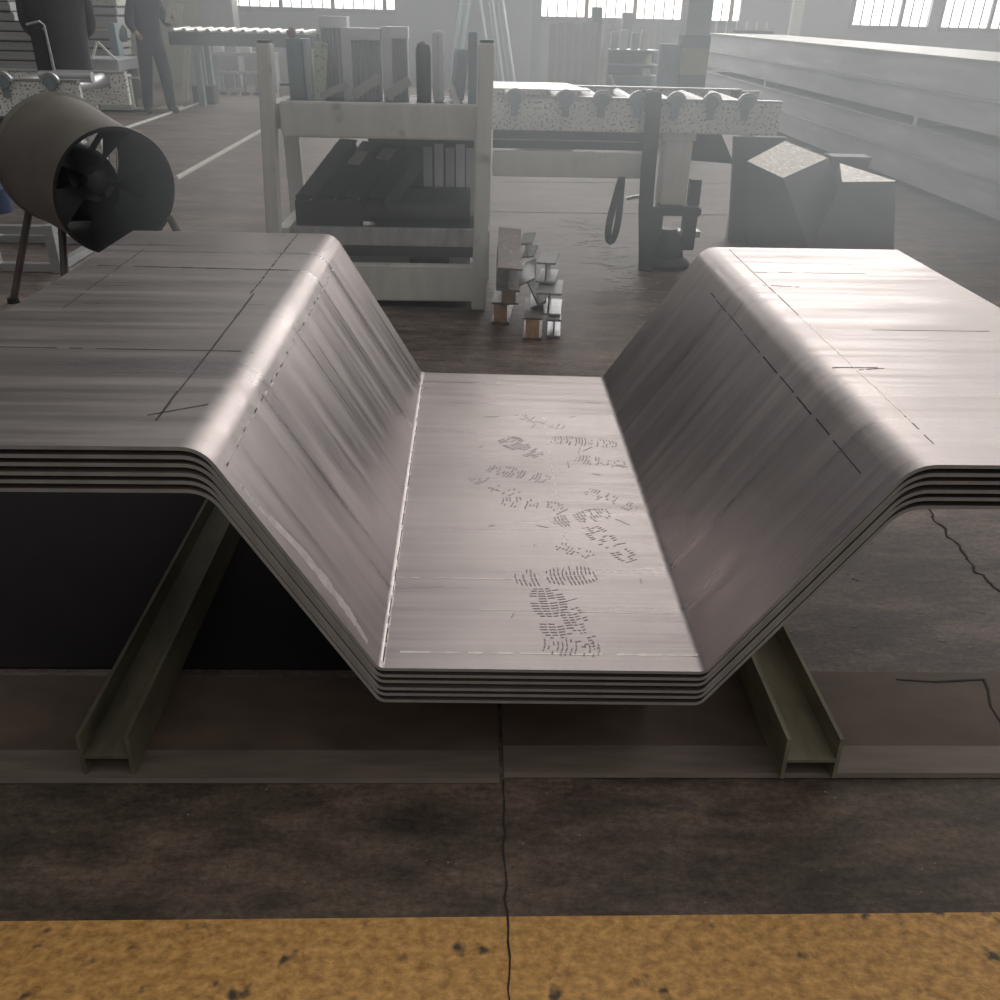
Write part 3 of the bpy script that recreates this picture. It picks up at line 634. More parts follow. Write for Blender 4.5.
# ---------------------------------------------------------------- roller conveyors
def conveyor(name, label, x0, x1, y0, y1, zt, hb, rx, leg_xs, loc, roller_r=.05, mm='chip'):
    t = thing(name, label, 'roller conveyor', loc)
    sb = MB().bb(x0, x1, y0, y0 + .05, zt - hb, zt - .012).build('side_beam', mm, t, bevel=.006)
    MB().bb(x0, x1, y1 - .05, y1, zt - hb, zt - .012).build('side_beam', mm, t, bevel=.006)
    MB().bb(x0, x1, y0 - .006, y0 + .06, zt - .012, zt).build('top_strip', 'galv', t)
    MB().bb(x0, x1, y1 - .06, y1 + .006, zt - .012, zt).build('top_strip', 'galv', t)
    for x in rx:
        r = MB().cyl((x, y0 + .055, zt - .06), (x, y1 - .055, zt - .06), roller_r, n=20).build('roller', 'galv', t)
        m = MB(); n = 12; vs = []
        for yy in (y0 - .035, y0 - .008):
            for rad in (roller_r + .012, roller_r - .006):
                vs += [(x + rad * math.cos(math.pi * k / n), yy, zt - .018 + rad * math.sin(math.pi * k / n)) for k in range(n + 1)]
        q = n + 1; fs = []
        for k in range(n):
            fs += [(k, k + 1, 2 * q + k + 1, 2 * q + k), (q + k, q + k + 1, 3 * q + k + 1, 3 * q + k), (k, k + 1, q + k + 1, q + k), (2 * q + k, 2 * q + k + 1, 3 * q + k + 1, 3 * q + k)]
        fs += [(0, q, 3 * q, 2 * q), (n, q + n, 3 * q + n, 2 * q + n)]
        m.add(vs, fs); m.build('roller_guard', 'galv', r)
        MB().bb(x - .022, x + .022, y0 - .018, y0 - .001, zt - .115, zt - .012).build('bearing_bracket', 'teal', r)
        MB().cyl((x, y0 - .030, zt - .018), (x, y0 + .055, zt - .018), roller_r - .008, n=18).build('roller_bearing', 'teal', r)
    for x in leg_xs:
        for yy in (y0 + .06, y1 - .14): MB().bb(x, x + .10, yy, yy + .08, 0, zt - hb).build('leg', mm if mm != 'chip' else 'rackgrey', t)
    return t
cv = conveyor('roller_conveyor', 'chipped pale roller conveyor running right from behind the rack', -.02, 1.93, 5.90, 6.90, 1.045, .20, (.25, .568, .792, 1.017, 1.255, 1.48, 1.70), (), (1.0, 6.4, 0))
MB().bb(.12, 1.18, 5.93, 5.99, .735, .842).build('lower_rail', 'dark', cv, bevel=.004)
MB().bb(.12, 1.175, 5.915, 5.929, .785, .792).build('bright_rail_edge', 'galv', cv)
MB().bb(.12, 1.145, 5.92, 5.99, .565, .715).build('cross_beam', 'rackgrey', cv, bevel=.006)
MB().bb(1.225, 1.405, 5.93, 6.08, .40, .80).build('post', 'rackgrey', cv, bevel=.01)
MB().bb(1.2, 1.42, 5.925, 6.10, .80, .844).build('post_head', 'rackgrey', cv)
MB().bb(1.15, 1.50, 5.86, 6.12, .345, .40).build('post_clamp', 'dark', cv, bevel=.008)
for x in (1.17, 1.40): MB().bb(x, x + .085, 5.88, 5.98, .12, .345).build('jack_leg', 'dark', cv, bevel=.006)
MB().bb(1.43, 1.50, 5.95, 6.03, .40, .56).build('side_lug', 'dark', cv)
MB().rings([((1.31, 5.95, 0), .17), ((1.31, 5.95, .03), .17), ((1.31, 5.95, .07), .12), ((1.31, 5.95, .2), .10), ((1.31, 5.95, .25), .06)], 18).build('base_foot', 'dark', cv)
MB().bb(1.16, 1.52, 5.9, 6.0, .20, .24).build('base_bar', 'galv', cv)
MB().bb(1.85, 2.06, 6.85, 6.90, .845, 1.033).build('side_beam', 'chip', cv)
MB().hexa([(1.40, 6.12, .66), (1.74, 6.12, .64), (1.74, 6.2, .64), (1.40, 6.2, .66)], [(1.40, 6.12, .84), (1.62, 6.12, .84), (1.62, 6.2, .84), (1.40, 6.2, .84)]).build('side_arm', 'dark', cv)
for x in (-.01, 1.975):
    MB().bb(x, x + .08, 6.80, 6.88, 0, .84).build('rear_leg', 'rackgrey', cv)
MB().bar((1.02, 6.0, .425), (1.20, 6.0, .462), .02, .02).build('pin', 'galv', cv)
tag(MB().hexa([(.12, 5.92, 1.076), (.72, 5.92, 1.076), (.62, 6.5, 1.076), (.12, 6.5, 1.076)], [(.12, 5.92, 1.082), (.72, 5.92, 1.082), (.62, 6.5, 1.082), (.12, 6.5, 1.082)]).build('sheet_blank', 'bright'), 'bright flat sheet blank lying on the right conveyor rollers', 'sheet')
# hanging webbing
def ribbon(name, pts, w, mm, label, th=.006):
    m = MB(); P = [Vector(p) for p in pts]
    vs = []
    for i, p in enumerate(P):
        t = (P[min(i + 1, len(P) - 1)] - P[max(i - 1, 0)]).normalized(); x = Vector((1, 0, 0)); x = (x - t * x.dot(t)).normalized(); n = t.cross(x)
        vs += [p - x * w / 2 - n * th / 2, p + x * w / 2 - n * th / 2, p + x * w / 2 + n * th / 2, p - x * w / 2 + n * th / 2]
    fs = [(i * 4 + k, i * 4 + (k + 1) % 4, i * 4 + 4 + (k + 1) % 4, i * 4 + 4 + k) for i in range(len(P) - 1) for k in range(4)] + [(3, 2, 1, 0), tuple(range(len(vs) - 4, len(vs)))]
    m.add(vs, fs); return tag(m.build(name, mm), label, 'strap')
ribbon('lifting_strap', [(1.10, 6.05, 1.062), (1.105, 5.93, 1.085), (1.11, 5.875, 1.075), (1.11, 5.853, 1.03), (1.115, 5.855, .85), (1.12, 5.86, .6), (1.125, 5.845, .4), (1.135, 5.83, .28), (1.15, 5.82, .12), (1.155, 5.80, .03), (1.15, 5.77, .006)], .095, 'strap', 'wide black lifting strap draped over the front of the right conveyor', .012)
m = MB(); pts = []
for k in range(25):
    t = 2 * math.pi * k / 24; z = .375 + .205 * math.cos(t); x = .955 + (.028 if k else .028) * math.sin(t) * (1.35 - math.cos(t)) * .62 - (.575 - z) * .10
    pts.append((x, z))
vs = []
for i, (x, z) in enumerate(pts[:-1]):
    q = Vector((pts[(i + 1) % 24][0] - pts[i - 1][0], pts[(i + 1) % 24][1] - pts[i - 1][1])).normalized(); n = Vector((-q.y, q.x)) * .021
    for yy in (5.868, 5.892): vs += [(x + n.x, yy, z + n.y), (x - n.x, yy, z - n.y)]
fs = []
for i in range(24):
    a_, b_ = i * 4, ((i + 1) % 24) * 4
    fs += [(a_, b_, b_ + 1, a_ + 1), (a_ + 2, b_ + 2, b_ + 3, a_ + 3), (a_, b_, b_ + 2, a_ + 2), (a_ + 1, b_ + 1, b_ + 3, a_ + 3)]
m.add(vs, fs); tag(m.build('web_sling', 'green'), 'dark green looped sling hanging from the conveyor cross beam', 'sling')

# left conveyor with its stake, bin
lc = conveyor('roller_conveyor', 'chipped pale green roller conveyor behind the drum fan', -4.6, -2.66, 6.50, 7.45, 1.035, .235, (-3.55, -3.14, -2.83), (-3.0,), (-3.6, 7.0, 0))
MB().cyl((-2.95, 6.62, 1.045), (-2.60, 6.62, 1.045), .035, n=18).build('end_roller', 'galv', lc)
MB().bb(-4.6, -2.7, 6.52, 6.58, .70, .785).build('lower_rail', 'dark', lc)
m = MB(); m.bb(-3.0, -2.90, 6.70, 6.76, 1.02, 1.33); m.build('end_stake', 'dark', lc, bevel=.01)
MB().tube([(-3.0, 6.69, 1.35), (-2.91, 6.69, 1.37), (-2.885, 6.69, 1.35), (-2.875, 6.69, 1.03)], .008, 8).build('stake_rod', 'galv', lc)

# steel frame on the floor beneath the fan
pf = thing('steel_floor_frame', 'low pale steel frame on the floor left of the drum fan', 'steel frame', (-3.0, 5.9, 0))
for z in (.03, .26):
    for p, q in (((-3.35, 5.55, z), (-2.62, 5.55, z)), ((-3.35, 6.3, z), (-2.62, 6.3, z)), ((-3.35, 5.55, z), (-3.35, 6.3, z)), ((-2.62, 5.55, z), (-2.62, 6.3, z))):
        MB().bar(p, q, .05, .05).build('rail', 'galv', pf)
for x, y in ((-3.35, 5.55), (-2.62, 5.55), (-3.35, 6.3), (-2.62, 6.3), (-3.0, 5.55)): MB().bb(x - .03, x + .03, y - .03, y + .03, 0, .29).build('upright', 'galv', pf)
tag(MB().rings([((-3.10, 5.9, .29), .10), ((-3.10, 5.9, .44), .11), ((-3.10, 5.9, .46), .08)], 18).build('paint_pail', 'bluepail'), 'dark blue pail on the low steel frame left of the fan', 'pail')

# ---------------------------------------------------------------- dark welded block on the right
bl = thing('welded_steel_block', 'dark grey welded steel block with scuffed sloping tops, behind the right flange', 'steel block', (2.45, 6.4, 0))
MB().hexa([(1.96, 6.70, 0), (2.35, 6.70, 0), (2.35, 6.76, 0), (1.96, 6.76, 0)], [(1.885, 6.70, .745), (2.27, 6.70, .745), (2.27, 6.76, .745), (1.885, 6.76, .745)]).build('back_plate', 'block', bl, bevel=.004)
A = [Vector((1.85, 6.2, .649)), Vector((2.048, 6.0, .575)), Vector((2.478, 6.4, .652)), Vector((2.221, 6.6, .733))]
B = [Vector((1.98, 6.25, 0)), Vector((2.38, 5.96, 0)), Vector((2.86, 6.22, 0)), Vector((2.3, 6.69, 0))]
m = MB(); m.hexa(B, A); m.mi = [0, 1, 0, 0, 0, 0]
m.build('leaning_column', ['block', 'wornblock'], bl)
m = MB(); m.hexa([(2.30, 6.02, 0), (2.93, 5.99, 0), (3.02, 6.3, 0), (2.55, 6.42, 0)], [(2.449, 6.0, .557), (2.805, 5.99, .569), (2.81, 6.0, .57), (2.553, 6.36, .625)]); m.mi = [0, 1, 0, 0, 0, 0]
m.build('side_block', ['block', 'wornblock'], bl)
MB().hexa([(2.66, 6.78, 0), (2.84, 6.78, 0), (2.84, 6.95, 0), (2.66, 6.95, 0)], [(2.66, 6.78, .612), (2.955, 6.78, .612), (2.955, 6.95, .612), (2.66, 6.95, .612)]).build('rear_lug', 'block', bl)
MB().bar((2.12, 6.04, .47), (2.22, 6.11, .49), .012, .02).build('weld_bead', 'galv', bl)

# ---------------------------------------------------------------- long girder stack on the right
GG = 'long girders stacked on the right'
def girder(x0, x1, z0, z1, label, y0=3.0, y1=18.3, top='girdertop'):
    t = thing('long_steel_girder', label, 'girder', ((x0 + x1) / 2, (y0 + y1) / 2, z0), GG)
    MB().bb(x0 + .012, x1 - .004, y0, y1, z0, z1 - .016).build('box_body', 'girder', t, bevel=.008)
    MB().bb(x0 - .022, x1, y0, y1, z1 - .016, z1).build('top_plate', top, t)
for y, k in ((5.2, 0), (9.6, 1), (14, 2)):
    tag(MB().bb(4.5, 5.7, y, y + .12, 0, .055).build('timber_bearer', 'wood'), ('near', 'middle', 'far')[k] + ' timber bearer under the lowest long girder', 'timber')
girder(4.40, 5.75, .055, .335, 'lowest long grey girder of the stack, nearest the floor')
girder(4.40, 5.75, .336, .585, 'second long grey girder from the floor, below the gap')
for y, lab in ((6.2, 'near'), (9.3, 'middle'), (14.5, 'far')):
    tag(MB().bb(4.43, 5.7, y, y + .09, .5855, .6645).build('steel_spacer', 'galv'), lab + ' spacer bar in the gap of the girder stack', 'spacer', 'spacers in the girder gap')
girder(4.40, 5.75, .665, .93, 'third long grey girder from the floor, above the gap')
for k in range(4):
    girder(4.40 + .34 * k, 4.725 + .34 * k, .931, 1.222, ('front', 'second from the front', 'third from the front', 'rearmost')[k] + ' girder of the four side by side on the stack top')
# rail posts beyond the stack
fr = thing('pale_rail_fence', 'pale railing of thin uprights beyond the far end of the girders', 'railing', (5.1, 19.3, 0))
MB().bb(4.3, 5.75, 19.28, 19.32, 1.08, 1.12).build('bottom_rail', 'galv', fr)
for k in range(8): MB().bb(4.33 + .2 * k, 4.36 + .2 * k, 19.29, 19.31, 0 if k in (0, 7) else 1.12, 1.42).build('upright', 'white', fr)
tag(MB().rings([((4.75, 18.0, 1.26), .03), ((5.5, 18.0, 1.26), .03)], 10).build('dark_rod', 'dark'), 'dark rod lying across the far top of the girder stack', 'rod')
bpy.data.objects['dark_rod'].location.z = 1.236

# ---------------------------------------------------------------- column and shelf cart
cl = thing('painted_column', 'tall grey-blue steel column with a faded yellow band', 'column', (3.0, 13.1, 0))
MB().bb(2.80, 3.12, 13.0, 13.3, 1.27, 5.5).build('shaft', 'column', cl)
MB().bb(2.78, 3.14, 12.98, 13.32, 1.12, 1.27).build('upper_dark_band', 'columndk', cl)
MB().bb(2.78, 3.14, 12.98, 13.32, .80, 1.12).build('yellow_band', 'olive', cl)
MB().bb(2.78, 3.14, 12.98, 13.32, 0, .80).build('lower_dark_band', 'columndk', cl)
tag(MB().bb(2.50, 2.775, 13.05, 13.2, 0, 1.16).build('dark_sheet_bundle', 'teal', bevel=.01), 'dark bundle of sheet leaning left of the painted column', 'sheet bundle')
ct = thing('shelf_cart', 'white-framed shelf cart with odds and ends, left of the column', 'cart', (2.3, 14.2, 0))
for x in (1.90, 2.70):
    for y in (14.0, 14.5): MB().bb(x - .025, x + .025, y - .025, y + .025, .06, 1.36).build('upright', 'white' if x < 2 else 'galv', ct)
for z in (.45, .72, .86, 1.05): MB().bb(1.92, 2.68, 14.0, 14.5, z - .015, z).build('shelf', 'galv', ct)
MB().bb(1.92, 2.68, 14.48, 14.5, .45, 1.05).build('back_panel', 'column', ct)
MB().bar((1.98, 14.0, .72), (2.12, 13.95, .42), .03, .03).build('brace', 'white', ct)
for x in (1.9, 2.7):
    for y in (14.0, 14.5): MB().cyl((x - .02, y, .04), (x + .02, y, .04), .04, n=12).build('caster', 'black', ct)
for k, (x, mm) in enumerate(((2.02, 'galv'), (2.16, 'white'), (2.32, 'galv'), (2.46, 'white'))):
    tag(MB().bb(x - .05, x + .05, 14.1, 14.25, 1.0505, 1.27 + .03 * (k % 2)).build('upright_box', mm, bevel=.008), ('leftmost', 'second', 'third', 'rightmost')[k] + ' pale box standing on the top shelf of the cart', 'box', 'boxes on the cart')
o = MB(); o.rings([((2.52, 14.08, .8605), .07), ((2.52, 14.08, .93), .05), ((2.55, 14.08, 1.0), .03)], 12); tag(o.build('crumpled_bag', 'cream'), 'crumpled cream bag on the middle shelf of the cart', 'bag')
tag(MB().box((2.50, 14.1, .765), (.14, .12, .088), (0, 0, .2)).build('white_packet', 'white', bevel=.01), 'white packet on the lower shelf of the cart', 'packet')

# standing panels, tubes and posts at the back wall
for k in range(7):
    x = 1.42 + .155 * k; h = 1.30 + .05 * ((k * 7) % 3) / 2
    lab = ('leftmost', 'second', 'third', 'middle', 'fifth', 'sixth', 'rightmost')[k] + ' of the brown-grey panels standing left of the cart'
    m = MB(); m.hexa([(x, 18.5, 0), (x + .14, 18.5, 0), (x + .14, 18.53, 0), (x, 18.53, 0)], [(x, 18.68, h), (x + .14, 18.68, h), (x + .14, 18.71, h), (x, 18.71, h)])
    tag(m.build('corrugated_sheet', 'corr', bevel=.006), lab, 'panel', 'panels standing left of the cart')
for x, h, lab in ((2.24, 1.6, 'left short square post rising before the windows'), (2.83, 1.52, 'right short square post rising before the windows')):
    tag(MB().bb(x, x + .19, 18.9, 19.06, 0, h).build('square_post', 'columndk' if x < 2.5 else 'column'), lab, 'post')
tag(MB().bb(1.06, 1.24, 18.5, 18.62, 0, 1.72).build('green_post', 'metalgreen'), 'pale green post standing before the back wall pillar', 'post')
for k, (xb, xt) in enumerate(((.40, -.12), (.52, .08), (.62, .14), (.72, .25), (.86, .33))):
    lab = ('leftmost', 'second', 'third', 'fourth', 'rightmost')[k] + ' of five long tubes leaning on the back wall pillar'
    tag(MB().tube([(xb, 19.9, .035), (xt, 20.60, 2.9)], .034, 10).build('leaning_tube', 'teal' if k % 2 else 'die'), lab, 'tube', 'tubes leaning on the back pillar')
for k, (xb, xt) in enumerate(((-.52, -.1), (-.40, .02))):
    tag(MB().tube([(xb, 19.7, .04), (xt, 20.60, 2.6)], .05, 10).build('leaning_bar', 'teal'), ('left', 'right')[k] + ' dark bar leaning toward the right on the pillar', 'bar')
# clutter behind the right conveyor
for k, (x, y, w_, h_, mm, lab) in enumerate(((2.15, 13.2, .32, .42, 'white', 'white folded frame on the floor before the shelf cart'), (1.5, 12.2, .5, .12, 'dark', 'dark flat stock on the floor beyond the right conveyor'), (.9, 11.6, .7, .10, 'corr', 'brown flat plank on the floor beyond the right conveyor'), (2.3, 12.0, .45, .25, 'rust', 'brownish scrap box on the floor before the column'))):
    if k == 0:
        t = thing('folded_frame', lab, 'frame', (x, y, 0))
        for p, q in (((x - .2, y, .02), (x - .2, y, h_)), ((x + .2, y, .02), (x + .2, y, h_)), ((x - .2, y, h_), (x + .2, y, h_)), ((x - .2, y, .2), (x + .2, y, .2))): MB().bar(p, q, .05, .05).build('bar', 'white', t)
    else: tag(MB().bb(x - w_ / 2, x + w_ / 2, y, y + .4, 0, h_).build('scrap_stock', mm, bevel=.01), lab, 'scrap')

# ---------------------------------------------------------------- left background
M['stackbar'] = mat('grey_banded_bar', (.36, .36, .36), .5, .3, .2, 4, (.5, 4, 6))
tag(MB().bb(-6.6, -4.25, 9.5, 10.2, 0, .90).build('steel_plinth', 'dark', bevel=.01), 'dark steel plinth under the banded bars at the far left', 'plinth')
for k in range(7):
    z0 = .9005 + .083 * k; x1 = -4.24 + (.0 if k < 5 else -.14) + .01 * (k % 2)
    lab = ('lowest', 'second', 'third', 'fourth', 'fifth', 'sixth', 'topmost')[k] + ' banded steel bar stacked at the far left edge'
    t = thing('steel_flat_bar', lab, 'steel bar', (-5.4, 9.8, z0), 'banded bars at the far left')
    MB().bb(-6.6, x1, 9.5 + .01 * (k % 3), 10.1, z0, z0 + .07).build('bar_body', 'stackbar', t, bevel=.006)
    MB().bb(-6.6, x1 - .02, 9.52, 10.05, z0 + .07, z0 + .0825).build('packing_strip', 'dark', t)
tag(MB().bb(-6.6, -5.95, 16.5, 17.2, 0, .70).build('steel_plinth', 'dark', bevel=.01), 'dark plinth under the short bars between the two workers', 'plinth')
zz = .7005
for k, hh in enumerate((.12, .13, .15, .20, .13, .14)):
    lab = ('lowest', 'second', 'third', 'fourth', 'fifth', 'topmost')[k] + ' grey bar stacked between the two workers'
    t = thing('steel_bar', lab, 'steel bar', (-6.2, 16.8, zz), 'bars stacked between the workers')
    MB().bb(-6.62, -5.96 + .018 * k, 16.5, 17.1, zz, zz + hh - .03).build('bar_body', 'speck' if k == 5 else 'stackbar', t, bevel=.01)
    MB().bb(-6.6, -5.98 + .018 * k, 16.52, 17.08, zz + hh - .03, zz + hh - .0005).build('packing_strip', 'dark' if k != 2 else 'cream', t); zz += hh
tag(MB().bb(-5.98, -5.86, 16.2, 16.45, 0, 1.19).build('dark_cabinet', 'teal', bevel=.01), 'narrow dark cabinet standing at the end of the short bars', 'cabinet')
at = thing('angle_trestle', 'small white inverted-V trestle on grey stock between the workers', 'trestle', (-5.7, 15.05, .725))
MB().bar((-5.86, 15.05, .727), (-5.75, 15.05, .95), .03, .03, (0, 1, 0)).build('leg', 'white', at)
MB().bar((-5.52, 15.05, .727), (-5.735, 15.05, .95), .03, .03, (0, 1, 0)).build('leg', 'white', at)
sg = thing('sheet_stock', 'flat grey sheet stock on trestles behind the roller end', 'sheet stock', (-5.8, 15.4, 0))
MB().bb(-6.3, -5.47, 15.0, 15.9, .56, .70).build('stock', 'galv', sg); MB().bb(-6.3, -5.45, 14.95, 15.9, .70, .7255).build('top_sheet', 'girder', sg)
for x in (-6.2, -5.6): MB().bb(x - .05, x + .05, 15.1, 15.8, 0, .56).build('trestle', 'dark', sg)
be = thing('open_box_beam', 'open-ended pale box beam on the floor left of the standing worker', 'box beam', (-5.5, 14.8, 0))
MB().bb(-6.1, -5.30, 14.8, 15.0, .03, .50).build('side_plate', 'speck', be, bevel=.01)
MB().bb(-6.1, -5.28, 14.78, 14.96, .48, .53).build('top_plate', 'white', be)
for p, q in (((-5.27, 14.8, .06), (-5.27, 14.8, .5)), ((-5.09, 14.8, .06), (-5.09, 14.8, .5)), ((-5.28, 14.8, .49), (-5.08, 14.8, .49)), ((-5.28, 14.8, .06), (-5.08, 14.8, .06))): MB().bar(p, q, .025, .025, (0, 1, 0)).build('end_frame', 'white', be)
MB().bb(-6.1, -5.1, 14.85, 14.98, 0, .03).build('skid', 'dark', be)
# far conveyor
fc = thing('far_roller_conveyor', 'far dark roller conveyor with bright rollers behind the rack post', 'roller conveyor', (-4.0, 16.2, 0))
MB().bb(-4.95, -2.6, 16.0, 16.06, .90, 1.09).build('side_beam', 'dark', fc); MB().bb(-4.95, -2.6, 16.7, 16.76, .90, 1.09).build('side_beam', 'dark', fc)
for k in range(12):
    x = -4.85 + .19 * k; MB().cyl((x - .05, 16.07, 1.10), (x + .05, 16.69, 1.12), .045, n=12).build('roller', 'bright', fc)
for x in (-4.55, -3.0):
    for yy in (16.0, 16.66): MB().bb(x - .05, x + .05, yy, yy + .1, 0, .9).build('leg', 'teal', fc)
MB().bb(-4.78, -4.42, 16.3, 16.6, 0, .28).build('gear_housing', 'dark', fc)
tag(MB().hexa([(-5.10, 16.7, 0), (-4.99, 16.7, 0), (-4.99, 16.72, 0), (-5.10, 16.72, 0)], [(-4.99, 16.85, .80), (-4.88, 16.85, .80), (-4.88, 16.87, .80), (-4.99, 16.87, .80)]).build('cream_plank', 'cream'), 'cream plank standing on end right of the standing worker', 'plank')
tag(MB().bb(-4.80, -4.68, 16.9, 17.0, 0, .86).build('grey_plank', 'column'), 'grey board standing just right of the cream plank', 'plank')
cb = thing('wall_cabinet', 'tall pale grey cabinet against the green wall', 'cabinet', (-5.15, 20.1, 0))
MB().bb(-5.48, -4.82, 19.9, 20.4, 0, 1.85).build('body', 'cab', cb, bevel=.01)
MB().bb(-5.46, -5.155, 19.885, 19.9, .05, 1.8).build('door', 'cab', cb); MB().bb(-5.145, -4.84, 19.885, 19.9, .05, 1.8).build('door', 'cab', cb)
sh = thing('work_bench', 'low grey bench of parts beyond the far conveyor', 'bench', (-4.6, 19.0, 0))
MB().bb(-5.2, -3.9, 19.0, 19.5, .62, .68).build('bench_top', 'galv', sh)
for x in (-5.15, -3.95): MB().bb(x - .04, x + .04, 19.05, 19.45, 0, .62).build('leg', 'column', sh)
for k in range(4):
    x = -5.0 + .27 * k
    tag(MB().bb(x - .09, x + .09, 19.1, 19.3, .6805, .78 + .05 * (k % 2)).build('bench_part', ('white', 'galv')[k % 2], bevel=.01), ('leftmost', 'second', 'third', 'rightmost')[k] + ' small part on the low grey bench', 'part', 'parts on the bench')
for k in range(5):
    x = -4.75 + .21 * k; t = thing('floor_fixture', ('leftmost', 'second', 'middle', 'fourth', 'rightmost')[k] + ' small blue-grey fixture on the floor under the far bench', 'fixture', (x, 18.2, 0), 'fixtures under the bench')
    MB().bb(x - .06, x + .06, 18.15, 18.3, 0, .05).build('base', 'dark', t); MB().bb(x - .02, x + .02, 18.2, 18.25, .05, .36).build('stem', 'teal', t); MB().bb(x - .08, x + .08, 18.18, 18.27, .36, .40).build('head', 'galv', t)
# low floor rails
tag(MB().bb(-2.90, -2.87, 8.93, 13.5, 0, .035).build('floor_rail', 'white', bevel=.004), 'white floor rail running back beside the rack', 'floor rail', 'white floor rails')
tag(MB().bb(-4.715, -4.685, 11.0, 16.6, 0, .03).build('floor_rail', 'white', bevel=.004), 'white floor rail running past the standing worker', 'floor rail', 'white floor rails')
tag(MB().bb(-5.0, -4.72, 14.9, 15.5, .0, .05).build('steel_scrap', 'bright'), 'bright scrap strip on the floor behind the worker\'s shoes', 'scrap')

# ---------------------------------------------------------------- people
def person(name, label, loc, rz, J, tro, top, scl=1.0, fat=1.0):
    """one continuous skinned body; J overrides joint positions (local, facing -Y)"""
    j = {'pel': (0, 0, .95), 'spi': (0, .012, 1.12), 'che': (0, .01, 1.32), 'nek': (0, .015, 1.46), 'hb': (0, .0, 1.535), 'hm': (0, -.012, 1.60), 'ht': (0, 0, 1.685), 'nose': (0, -.105, 1.60)}
    rad = {'pel': (.155, .115), 'spi': (.145, .105), 'che': (.165, .115), 'nek': (.058, .058), 'hb': (.066, .075), 'hm': (.076, .092), 'ht': (.052, .062), 'nose': (.012, .012)}
    E_ = [('pel', 'spi'), ('spi', 'che'), ('che', 'nek'), ('nek', 'hb'), ('hb', 'hm'), ('hm', 'ht'), ('hm', 'nose')]
    for s, q in (('L', -1), ('R', 1)):
        j.update({'sh' + s: (.185 * q, .01, 1.40), 'el' + s: (.23 * q, .02, 1.12), 'wr' + s: (.24 * q, -.04, .88), 'hi' + s: (.09 * q, 0, .88), 'kn' + s: (.10 * q, -.02, .50), 'an' + s: (.105 * q, .03, .10), 'he' + s: (.105 * q, .04, .045), 'to' + s: (.12 * q, -.15, .035)})
        rad.update({'sh' + s: (.075, .075), 'el' + s: (.054, .054), 'wr' + s: (.034, .030), 'hi' + s: (.095, .10), 'kn' + s: (.075, .075), 'an' + s: (.062, .062), 'he' + s: (.045, .045), 'to' + s: (.042, .032)})
        E_ += [('che', 'sh' + s), ('sh' + s, 'el' + s), ('el' + s, 'wr' + s), ('pel', 'hi' + s), ('hi' + s, 'kn' + s), ('kn' + s, 'an' + s), ('an' + s, 'he' + s), ('he' + s, 'to' + s)]
    j.update(J)
    for s, q in (('L', -1), ('R', 1)):
        w_ = Vector(j['wr' + s]); d = (w_ - Vector(j['el' + s])).normalized(); sd = Vector((1, 0, 0)) * q; sd = (sd - d * sd.dot(d)).normalized(); fr_ = d.cross(sd)
        j['pa' + s] = w_ + d * .075; rad['pa' + s] = (.036, .018); E_.append(('wr' + s, 'pa' + s))
        for k in range(4):
            b0 = j['pa' + s] + fr_ * (k - 1.5) * .019 + d * .012; L_ = (.062, .072, .066, .052)[k]
            j['f%d%s' % (k, s)] = b0 + d * L_ * .5; j['g%d%s' % (k, s)] = b0 + d * L_ * .9 - sd * .02
            rad['f%d%s' % (k, s)] = rad['g%d%s' % (k, s)] = (.0085, .0085); E_ += [('pa' + s, 'f%d%s' % (k, s)), ('f%d%s' % (k, s), 'g%d%s' % (k, s))]
        j['t0' + s] = w_ + d * .045 + fr_ * .035 * -q; j['t1' + s] = w_ + d * .08 + fr_ * .05 * -q
        rad['t0' + s] = rad['t1' + s] = (.010, .010); E_ += [('wr' + s, 't0' + s), ('t0' + s, 't1' + s)]
    ks = list(j); ix = {k: i for i, k in enumerate(ks)}
    me = bpy.data.meshes.new('person_skel'); me.from_pydata([tuple(j[k]) for k in ks], [(ix[a_], ix[b_]) for a_, b_ in E_], [])
    tmp = bpy.data.objects.new('person_skel', me); COL.objects.link(tmp)
    rad = {k: (r[0] * fat, r[1] * fat) if k[:2] not in ('hb', 'hm', 'ht', 'no', 'wr', 'pa', 't0', 't1') and not (k[0] in 'fg' and k[1].isdigit()) else r for k, r in rad.items()}
    tmp.modifiers.new('s', 'SKIN')
    sv = me.skin_vertices[0].data
    for k in ks: sv[ix[k]].radius = rad[k]; sv[ix[k]].use_root = (k == 'pel')
    ss = tmp.modifiers.new('u', 'SUBSURF'); ss.levels = ss.render_levels = 2
    dg = bpy.context.evaluated_depsgraph_get(); bm_me = bpy.data.meshes.new_from_object(tmp.evaluated_get(dg))
    bpy.data.objects.remove(tmp)
    bm_me.name = 'person_body'
    bm_me.materials.clear()
    for x in (tro, top, 'skin', 'shoe'): bm_me.materials.append(M[x])
    segs = [(a_, b_, Vector(j[a_]), Vector(j[b_])) for a_, b_ in E_]
    def reg(a_, b_, c):
        if b_[:2] in ('he', 'to') : return 3
        if b_[:2] in ('kn', 'an', 'hi'): return 0
        if b_ in ('hb', 'hm', 'ht', 'nose'): return 2
        if b_[:2] == 'pa' or (b_[0] in 'fgt' and b_ != 'to'): return 2
        return 0 if c.z < .98 and b_ == 'spi' else 1
    for p in bm_me.polygons:
        c = p.center; best = min(segs, key=lambda e: (c - (e[2] + (e[3] - e[2]) * max(0, min(1, (c - e[2]).dot(e[3] - e[2]) / max(1e-6, (e[3] - e[2]).length_squared))))).length)
        p.material_index = reg(best[0], best[1], c); p.use_smooth = True
    zmin = min(v.co.z for v in bm_me.vertices)
